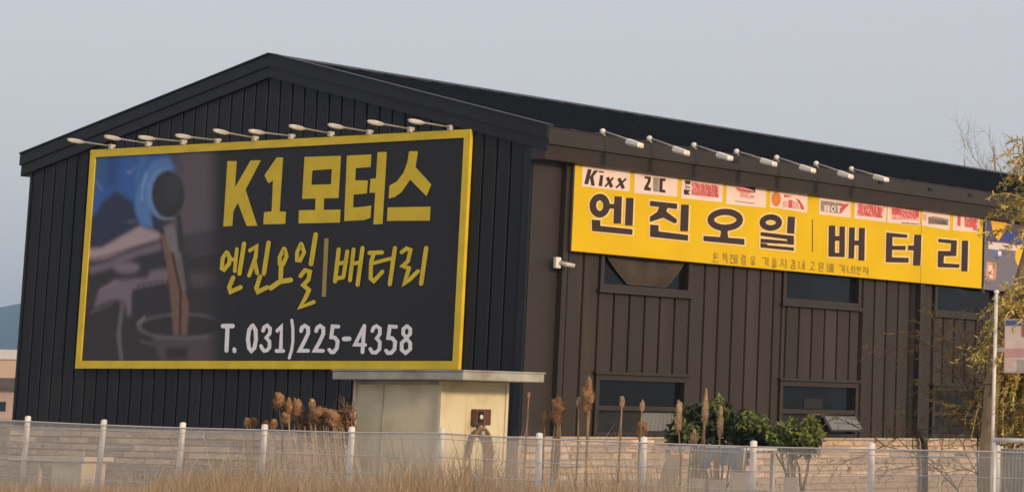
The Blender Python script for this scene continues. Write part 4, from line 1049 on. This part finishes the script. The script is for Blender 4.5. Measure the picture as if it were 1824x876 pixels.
reed(473, 754, Yr, .05, .04, .12, 'low flat head just left of the fourth fence post')
reed(488, 753, Yr - .1, .045, .06, .12, 'low greenish brown head just right of the fourth fence post')
reed(556, 717, Yr, .04, .05, .24, 'small pale yellowish head above the broad clustered one', 1, 'straw')
reed(566, 736, Yr, .13, .10, .30, 'broad rusty clustered head near the shed', 3)
reed(579, 733, Yr + .1, .055, .06, .24, 'small round head touching the broad clustered one')
reed(593, 745, Yr, .10, .11, .30, 'wide low bushy head left of the shed', 4)
for k, (u, v) in enumerate([(604, 712), (612, 706), (618, 716), (625, 722)]):
    p = Vector(onY(u, v, -3.3)); b = Vector((p.x + .22, -3.3, GZ))
    t = thing('bare_sapling', ['thin bare dark stem, left of four by the shed', 'tallest thin bare stem beside the shed', 'thin bare stem, third of four by the shed', 'thin bare stem touching the shed wall'][k], 'dried plant', tuple(b), 'bare stems beside the shed')
    MB().tube([b, b.lerp(p, .5) + Vector((.03, 0, 0)), p], [.02, .016, .008], 6).build('stalk', M['twig'], t, smooth=True)
    for q in range(6):
        s_ = b.lerp(p, .4 + .1 * q); MB().tube([s_, s_ + Vector((random.uniform(-.12, .12), random.uniform(-.05, .05), .16))], [.009, .003], 5).build('side_twig', M['twig'], t)
# low rusty tangle beside the shed
M['rustleaf'] = mat('rusty_dry_leaf', (.27, .15, .085), .9, 0, .15, .3, 5, island=-.4)
cx_ = onY(592, 760, -3.5)
ts = thing('dried_shrub', 'low tangled rusty brown shrub hugging the left side of the shed', 'shrub', (cx_[0], -3.4, GZ))
for k in range(26):
    q = Vector(onY(random.uniform(545, 628), random.uniform(712, 752), -3.4 + random.uniform(-.15, .15))); b0 = Vector((cx_[0] + .15 + random.uniform(-.12, .12), -3.4, GZ))
    mid = b0.lerp(q, .55) + Vector((random.uniform(-.08, .08), 0, .06)); MB().tube([b0, mid, q], [.012, .008, .003], 4).build('branch', M['reed'] if k % 2 else M['twig'], ts)
leafcloud_args = [(tuple(onY(u, v, -3.4)), (r_, r_ * .7, r_ * .8)) for u, v, r_ in ((558, 752, .16), (585, 755, .2), (610, 748, .2), (572, 740, .13), (620, 735, .12), (540, 762, .12), (600, 775, .22), (565, 780, .2))]
# wispy straw stalks rising behind the fence
ws_ = MB()
for k in range(150):
    u = random.gauss(560, 75); q = onY(min(u, 628), random.uniform(752, 800), -4.3 + random.uniform(-.3, .3)); ln_ = random.uniform(.05, .4)
    ws_.tube([(q[0] + ln_, q[1], GZ), (q[0] + ln_ * .4, q[1], GZ + (q[2] - GZ) * .55), tuple(q)], [.007, .005, .002], 3, cap=False)
tag(ws_.build('straw_stalks', M['grass']), 'thin leaning straw stalks behind the fence left of the shed', 'grass', kind='stuff')
# right of the shed
Y2 = -3.8
reed(994, 727, Y2, .13, .16, .02, 'big domed rusty head on a bundle of stems by the corner downpipe', 5)
reed(1047, 704, Y2, .095, .20, -.02, 'tall drooping brown plume before the first lower window', 2)
reed(1031, 715, Y2, .035, .06, 0, 'thin stalk with small square tip left of the tall plume', 1, 'straw')
reed(971, 744, Y2, .035, .09, .03, 'short stalk with reddish tip left of the big domed head')
reed(942, 702, Y2, .018, .03, .02, 'tall thin grey stalk with tiny tip right of the shed', 1, 'straw')
reed(1108, 714, Y2, .035, .07, 0, 'pale stalk standing before the dark window pane, left one of two', 1, 'straw')
reed(1144, 721, Y2, .035, .06, .02, 'pale stalk standing before the dark window pane, right of two', 1, 'straw')
reed(1143, 763, Y2 + .1, .08, .11, .03, 'ragged orange-brown head just above the fence post', 3)
reed(1209, 742, -4.0, .055, .19, 0, 'thick tan reed plume left of the green bush', 1, 'straw')
reed(1256, 731, -4.0, .05, .20, -.01, 'tall tan square-topped reed in front of the green bush', 2, 'straw')
reed(1283, 752, -4.0, .045, .17, 0, 'pinkish tan reed in the middle of the green bush', 1, 'straw')
reed(1236, 779, -4.1, .06, .09, 0, 'short wide tan tuft low before the green bush', 3, 'straw')

def grass_mesh():
    V_, F_l = [], []
    N = 42000
    for k in range(N):
        t = random.uniform(-2.5, 19.5); off = random.uniform(-1.6, 1.5)
        x = F0[0] + FD[0] * t + FN[0] * off; y = F0[1] + FD[1] * t + FN[1] * off
        cl_ = .5 + .5 * math.sin(t * 1.9 + 1.3 * math.sin(t * .7)) * math.cos(off * 1.3)
        dens = 1.0 if t < 8.5 else (.55 if t < 12 else .35)
        if random.random() > dens * (.55 + .45 * cl_): continue
        base = float(np.interp(t, [-2, 2, 4.5, 6, 8, 10, 11, 13, 16, 19], [.27, .34, .58, .72, .74, .70, .66, .48, .48, .52]))
        h_ = base * (.40 + .85 * cl_ ** 1.5 * random.random() + .22 * random.random()) * (1.45 if random.random() < .07 else 1)
        a = random.uniform(0, 6.28); ln = random.uniform(.05, .45) * h_
        dx, dy = math.cos(a) * ln, math.sin(a) * ln; wd = random.uniform(.003, .008)
        px, py = FD[0] * wd, FD[1] * wd; n = len(V_)
        V_.extend([(x - px, y - py, GZ), (x + px, y + py, GZ), (x + dx * .4 - px * .7, y + dy * .4 - py * .7, GZ + h_ * .6), (x + dx * .4 + px * .7, y + dy * .4 + py * .7, GZ + h_ * .6), (x + dx, y + dy, GZ + h_)])
        F_l.extend([(n, n + 1, n + 3, n + 2), (n + 2, n + 3, n + 4)])
    b = MB(); b.v = V_; b.f = F_l; return b
tag(grass_mesh().build('dry_grass', M['grass']), 'golden dry grass growing along the fence', 'grass', kind='stuff')

# ------------------------------------------------------------------ green bushes
def leafcloud(n, centres, size, seed):
    r = np.random.default_rng(seed); V_, F_l = [], []
    for k in range(n):
        c, rad = centres[r.integers(len(centres))]
        d = r.normal(size=3); d /= np.linalg.norm(d); q = np.array(c) + d * np.array(rad) * r.uniform(.35, 1.08)
        a = r.normal(size=3); a /= np.linalg.norm(a); b = np.cross(a, r.normal(size=3)); b /= np.linalg.norm(b)
        s = size * r.choice([.35, .5, .7, .9, 1.2]) * r.uniform(.8, 1.2); m_ = len(V_)
        V_.extend([tuple(q - a * s), tuple(q + b * s * .42), tuple(q + a * s), tuple(q - b * s * .42)]); F_l.append((m_, m_ + 1, m_ + 2, m_ + 3))
    b = MB(); b.v = V_; b.f = F_l; return b
leafcloud(1500, leafcloud_args, .032, 41).build('foliage', M['rustleaf'], ts)['kind'] = 'stuff'
def bush(u0, u1, vt, Y, label, lobes, seed, n=2600):
    c = onY((u0 + u1) / 2, 790, Y); t = thing('green_bush', label, 'bush', (c[0], Y, GZ), 'green bushes before the brown wall')
    for k in range(9):
        u, v, r_ = lobes[k % len(lobes)]; q = onY(u, v, Y)
        MB().tube([(c[0] + random.uniform(-.1, .1), Y, GZ), (c[0] * .5 + q[0] * .5, Y + random.uniform(-.1, .1), .4), tuple(q)], [.02, .014, .006], 5).build('stem', M['twig'], t)
    dark = [(tuple(onY(u, v, Y)), (r_, r_ * .9, r_ * .85)) for u, v, r_ in lobes]
    leafcloud(n, dark, .042, seed).build('foliage', M['leafD'], t)['kind'] = 'stuff'
    return t, dark
Yb = -1.2
t, _ = bush(1195, 1365, 715, Yb, 'large dark green leafy bush in front of the brown wall', [(1232, 755, .26), (1260, 760, .28), (1300, 760, .30), (1325, 762, .26), (1285, 742, .20), (1345, 775, .2), (1212, 775, .2), (1240, 738, .16), (1270, 800, .24), (1320, 800, .24)], 3, 6500)
leafcloud(260, [(tuple(onY(1279, 722, Yb - .1)), (.09, .09, .12)), (tuple(onY(1285, 735, Yb - .2)), (.10, .1, .08))], .05, 5).build('fresh_shoot', M['leafL'], t)['kind'] = 'stuff'
leafcloud(420, [(tuple(onY(1342, 752, Yb - .15)), (.20, .18, .14)), (tuple(onY(1358, 760, Yb - .15)), (.12, .1, .06)), (tuple(onY(1225, 765, Yb - .25)), (.22, .1, .12))], .045, 6).build('fresh_shoot', M['leafL'], t)['kind'] = 'stuff'
t, _ = bush(1375, 1475, 745, Yb + .1, 'low yellow-green bush under the second lower window', [(1400, 775, .17), (1425, 772, .20), (1450, 778, .15), (1385, 782, .13), (1410, 800, .16), (1440, 800, .15), (1372, 790, .12)], 8, 1800)
leafcloud(1900, [(tuple(onY(1410, 767, Yb - .05)), (.24, .15, .14)), (tuple(onY(1444, 763, Yb - .05)), (.12, .12, .15)), (tuple(onY(1432, 775, Yb - .1)), (.26, .15, .12)), (tuple(onY(1392, 778, Yb - .1)), (.2, .15, .1))], .045, 9).build('fresh_shoot', M['leafL'], t)['kind'] = 'stuff'

# ------------------------------------------------------------------ trees at the right
def strand_mesh(starts, seed, seg=7, leaf=.035, per=4, width=.006):
    r = np.random.default_rng(seed); V_, F_l = [], []
    for (p, d, ln) in starts:
        p = np.array(p, float); d = np.array(d, float); d /= np.linalg.norm(d)
        for k in range(seg):
            st = ln / seg; q = p + d * st; s = np.cross(d, r.normal(size=3)); s /= np.linalg.norm(s) + 1e-9; s *= width
            m_ = len(V_); V_.extend([tuple(p - s), tuple(p + s), tuple(q + s * .8), tuple(q - s * .8)]); F_l.append((m_, m_ + 1, m_ + 2, m_ + 3))
            for _ in range(per):
                c = p + (q - p) * r.random(); a = d * .5 + r.normal(size=3) * .6; a /= np.linalg.norm(a); b = np.cross(a, r.normal(size=3)); b /= np.linalg.norm(b)
                l_ = leaf * r.uniform(.6, 1.5); m_ = len(V_)
                V_.extend([tuple(c), tuple(c + a * l_ * .5 + b * l_ * .15), tuple(c + a * l_), tuple(c + a * l_ * .5 - b * l_ * .15)]); F_l.append((m_, m_ + 1, m_ + 2, m_ + 3))
            p = q; d = d + np.array([0, 0, -.22]) + r.normal(size=3) * .12; d /= np.linalg.norm(d)
    b = MB(); b.v = V_; b.f = F_l; return b
YT = -5.5
tb_ = onY(1760, 870, YT)
wt = thing('weeping_tree', 'weeping yellow-olive tree at the right end of the garage', 'tree', (tb_[0], YT, GZ))
trunk_px = [(1758, 876), (1760, 800), (1766, 700), (1795, 580), (1838, 420), (1870, 250)]
tp = [Vector(onY(u, v, YT)) for u, v in trunk_px]; tp[0].z = GZ - .05
MB().tube(tp, [.10, .085, .075, .065, .045, .02], 10).build('trunk', M['bark'], wt, smooth=True)
r = np.random.default_rng(11); starts = []
limbs = [((1840, 400), (1836, 300), 34), ((1840, 400), (1838, 240), 40), ((1840, 400), (1900, 280), 50), ((1842, 430), (1880, 350), 50), ((1800, 560), (1850, 500), 50), ((1772, 690), (1830, 600), 60), ((1850, 350), (1842, 260), 40), ((1850, 350), (1870, 230), 50), ((1800, 560), (1860, 560), 60), ((1838, 440), (1808, 395), 14), ((1838, 450), (1790, 420), 9)]
for (a, b_, ns_) in limbs:
    dy = r.uniform(0, .5); pa = Vector(onY(*a, YT)); pb2 = Vector(onY(*b_, YT)) + Vector((0, dy, 0)); mid = pa.lerp(pb2, .5) + Vector((0, 0, .08))
    MB().tube([pa, mid, pb2], [.04, .026, .010], 6).build('limb', M['bark'], wt, smooth=True)
    for k in range(int(ns_ * .6)):
        t = r.uniform(.15, 1.05); q = np.array(pa.lerp(pb2, t)) + r.normal(size=3) * .06
        d = np.array([r.normal() * .7, r.normal() * .7, r.uniform(-.2, .9)]); starts.append((q, d, r.uniform(.3, .75)))
strand_mesh(starts, 12, 8, .045, 7, .005).build('crown', M['olive'], wt)['kind'] = 'stuff'
# lower drooping curtain of fronds
starts = []
for k in range(900):
    u = r.uniform(1792, 1900); v = r.uniform(515, 690); q = onY(u, v, YT + r.uniform(.15, 1.2)); starts.append((q, (r.normal() * .35, r.normal() * .35, -.6), r.uniform(.4, .9)))
strand_mesh(starts, 13, 7, .042, 6, .005).build('hanging_frond', M['olive'], wt)['kind'] = 'stuff'

# sparse twiggy shrub in front of the last window
tw = thing('bare_shrub', 'sparse brown twiggy shrub in front of the last brown window', 'shrub', tuple(onY(1752, 870, YT + .5)))
r = np.random.default_rng(21); V_ = MB(); leafs = []
def branch(p, d, ln, rad, depth):
    pts = [Vector(p)]; d = Vector(d).normalized(); n = 5
    for k in range(n):
        d = (d + Vector(r.normal(size=3) * .16) + Vector((0, 0, -.03 * (3 - depth)))).normalized(); pts.append(pts[-1] + d * ln / n)
        if depth > 0 and k > 0:
            for _ in range(2 if depth > 1 else 2):
                branch(pts[-1], d + Vector((r.normal() * .75, r.normal() * .5, r.normal() * .5)), ln * r.uniform(.28, .48), rad * .55, depth - 1)
        if depth == 0: leafs.append((np.array(pts[-1]), np.array(d), .10))
    V_.tube(pts, [rad * (1 - .13 * k) for k in range(n + 1)], 4, cap=False)
rt = Vector(onY(1752, 876, YT + .5)); rt.z = GZ
for (u, v, rd) in ((1758, 530, .016), (1745, 560, .014), (1728, 610, .012), (1715, 670, .010), (1762, 620, .012), (1722, 550, .010), (1768, 560, .012)):
    tgt = Vector(onY(u, v, YT + .5)); branch(rt, (tgt - rt), (tgt - rt).length * .9, rd, 2)
V_.build('branch', M['twig'], tw)['kind'] = 'stuff'
strand_mesh([l for l in leafs if r.random() < .5], 22, 2, .03, 2, .003).build('foliage', M['dryleaf'], tw)['kind'] = 'stuff'

# faint bare tree behind the roof
def faint_tree(u, vtop, T, label, seed, spread):
    b0_ = Vector(atT(u, 745, T)); b0_.z = GZ; top = Vector(atT(u, vtop, T)); hh = top.z - GZ
    t = thing('bare_tree', label, 'tree', tuple(b0_), 'bare trees behind the roof')
    rr = np.random.default_rng(seed); mb = MB(); trunk = MB()
    trunk.tube([b0_, b0_ + Vector((0, 0, hh * .4)), b0_ + Vector((.1, 0, hh * .7)), top - Vector((0, 0, hh * .05))], [.16, .12, .07, .015], 7)
    trunk.build('trunk', M['bark'], t, smooth=True)
    def br(p, d, ln, rad, dep):
        pts = [p]; n = 4
        for k in range(n):
            d = (d + Vector(rr.normal(size=3) * .14) + Vector((0, 0, .06))).normalized(); pts.append(pts[-1] + d * ln / n)
            if dep > 0:
                for _ in range(2): br(pts[-1], d + Vector(rr.normal(size=3) * .65), ln * rr.uniform(.45, .65), rad * .6, dep - 1)
        mb.tube(pts, [rad * (1 - .2 * k) for k in range(n + 1)], 3, cap=False)
    for k in range(9):
        a = rr.uniform(0, 6.28); z = hh * rr.uniform(.45, .85); br(b0_ + Vector((0, 0, z)), Vector((math.cos(a), math.sin(a), .9)), spread * rr.uniform(.5, .9), .016, 2)
    mb.build('crown', M['bare'], t)['kind'] = 'stuff'
faint_tree(1668, 262, 75, 'bare grey tree peeping over the ridge, leftmost behind the roof', 31, 1.3)
faint_tree(1718, 255, 80, 'bare grey tree over the ridge, second from the left', 32, 1.5)
faint_tree(1770, 232, 78, 'taller bare grey tree over the ridge near the right edge', 33, 2.0)
faint_tree(1822, 212, 74, 'bare grey tree over the ridge at the right edge', 34, 2.2)

# ------------------------------------------------------------------ left background
def frame_at(u, v, T): p = Vector(atT(u, v, T)); return p
T1 = 420.0
a = Vector(atT(-160, 735, T1)); b2 = Vector(atT(60, 735, T1)); top = atT(10, 622, T1)[2]
dirx = (b2 - a); dirx.z = 0; ln = dirx.length; dirx.normalize(); dn = Vector((-dirx.y, dirx.x, 0))
wh = thing('warehouse', 'long plain peach-coloured building far behind, under the hill', 'building', ((a.x + b2.x) / 2, (a.y + b2.y) / 2, GZ))
def hx(o, du, dv, z0, z1, l0, l1, d0, d1):
    P_ = lambda l, d, z: (o.x + du.x * l + dv.x * d, o.y + du.y * l + dv.y * d, z)
    return [P_(l0, d0, z0), P_(l1, d0, z0), P_(l1, d1, z0), P_(l0, d1, z0), P_(l0, d0, z1), P_(l1, d0, z1), P_(l1, d1, z1), P_(l0, d1, z1)]
MB().hexa(hx(a, dirx, dn, GZ, top - 1.5, 0, ln, 0, 12)).build('wall', M['peach'], wh)
MB().hexa(hx(a, dirx, dn, top - 1.49, top, -.3, ln + .3, -.3, 12.3)).build('painted_haze_band', M['wire'], wh)  # pale band on the wall top, painted to stand in for haze
T2 = 330.0
a = Vector(atT(-70, 740, T2)); b2 = Vector(atT(27, 740, T2)); dirx = (b2 - a); dirx.z = 0; ln = dirx.length; dirx.normalize(); dn = Vector((-dirx.y, dirx.x, 0))
ez = atT(0, 692, T2)[2]; rz = atT(10, 672, T2)[2]
hs2 = thing('small_house', 'small pinkish house with brown tiled roof at the left edge', 'house', ((a.x + b2.x) / 2, (a.y + b2.y) / 2, GZ))
MB().hexa(hx(a, dirx, dn, GZ, ez, 0, ln, 0, 6)).build('wall', M['housewall'], hs2)
rfm = MB(); P_ = lambda l, d, z: (a.x + dirx.x * l + dn.x * d, a.y + dirx.y * l + dn.y * d, z)
rfm.v = [P_(-.6, -.7, ez - .1), P_(ln + .6, -.7, ez - .1), P_(ln + .6, 6.7, ez - .1), P_(-.6, 6.7, ez - .1), P_(-.6, -.7, ez + .25), P_(ln + .6, -.7, ez + .25), P_(ln - .6, 3, rz), P_(.6, 3, rz), P_(ln + .6, 6.7, ez + .25), P_(-.6, 6.7, ez + .25)]
rfm.f = [(3, 2, 1, 0), (0, 1, 5, 4), (4, 5, 6, 7), (5, 8, 6), (8, 9, 7, 6), (9, 4, 7), (1, 2, 8, 5), (2, 3, 9, 8), (3, 0, 4, 9)]
rfm.build('roof', M['tile'], hs2)
for l in (ln - 1.2, ln - 3.6):
    wf = MB().hexa(hx(a, dirx, dn, .7, 1.9, l - 1.1, l, -.06, .0)).build('window', M['tile'], hs2)
    MB().hexa(hx(a, dirx, dn, .8, 1.8, l - 1.0, l - .1, -.09, -.062)).build('pane', M['glass'], wf)
# low stone wall running left from the gable
lw = thing('boundary_wall', 'low grey-brown stone wall running left from the garage corner', 'wall', (-2.6, .5, GZ))
z1_ = .80
core2 = MB().box(-5.5, -.12, .42, .6, GZ, z1_ - .04).build('core', M['mortar'], lw)
MB().box(-5.5, -.12, .36, .62, z1_ - .038, z1_).build('coping', M['mortar'], lw)
for r_ in range(7):
    zc = z1_ - .04 - CH * (r_ + .5); xx = -5.5
    while xx < -.3:
        l_ = random.uniform(.4, .8); b_ = min(xx + l_, -.12)
        if b_ > -2.2: stone(lw, ((xx + b_) / 2, .42, zc), b_ - xx - .012, CH - .012, 0)
        xx += l_

# ------------------------------------------------------------------ the hazy air
hz = bpy.data.materials.new('haze_air'); hz.use_nodes = True; n = hz.node_tree; n.nodes.clear()
ho_ = n.nodes.new('ShaderNodeOutputMaterial'); pv = n.nodes.new('ShaderNodeVolumePrincipled')
pv.inputs['Color'].default_value = (.40, .66, 1.0, 1); pv.inputs['Density'].default_value = 0.00030; pv.inputs['Anisotropy'].default_value = 0.0
n.links.new(pv.outputs[0], ho_.inputs['Volume'])
tag(MB().box(-3200, 2700, -1700, 3400, GZ - 1.2, 135).build('haze', hz), 'thin pale haze in the air over the fields', kind='stuff')
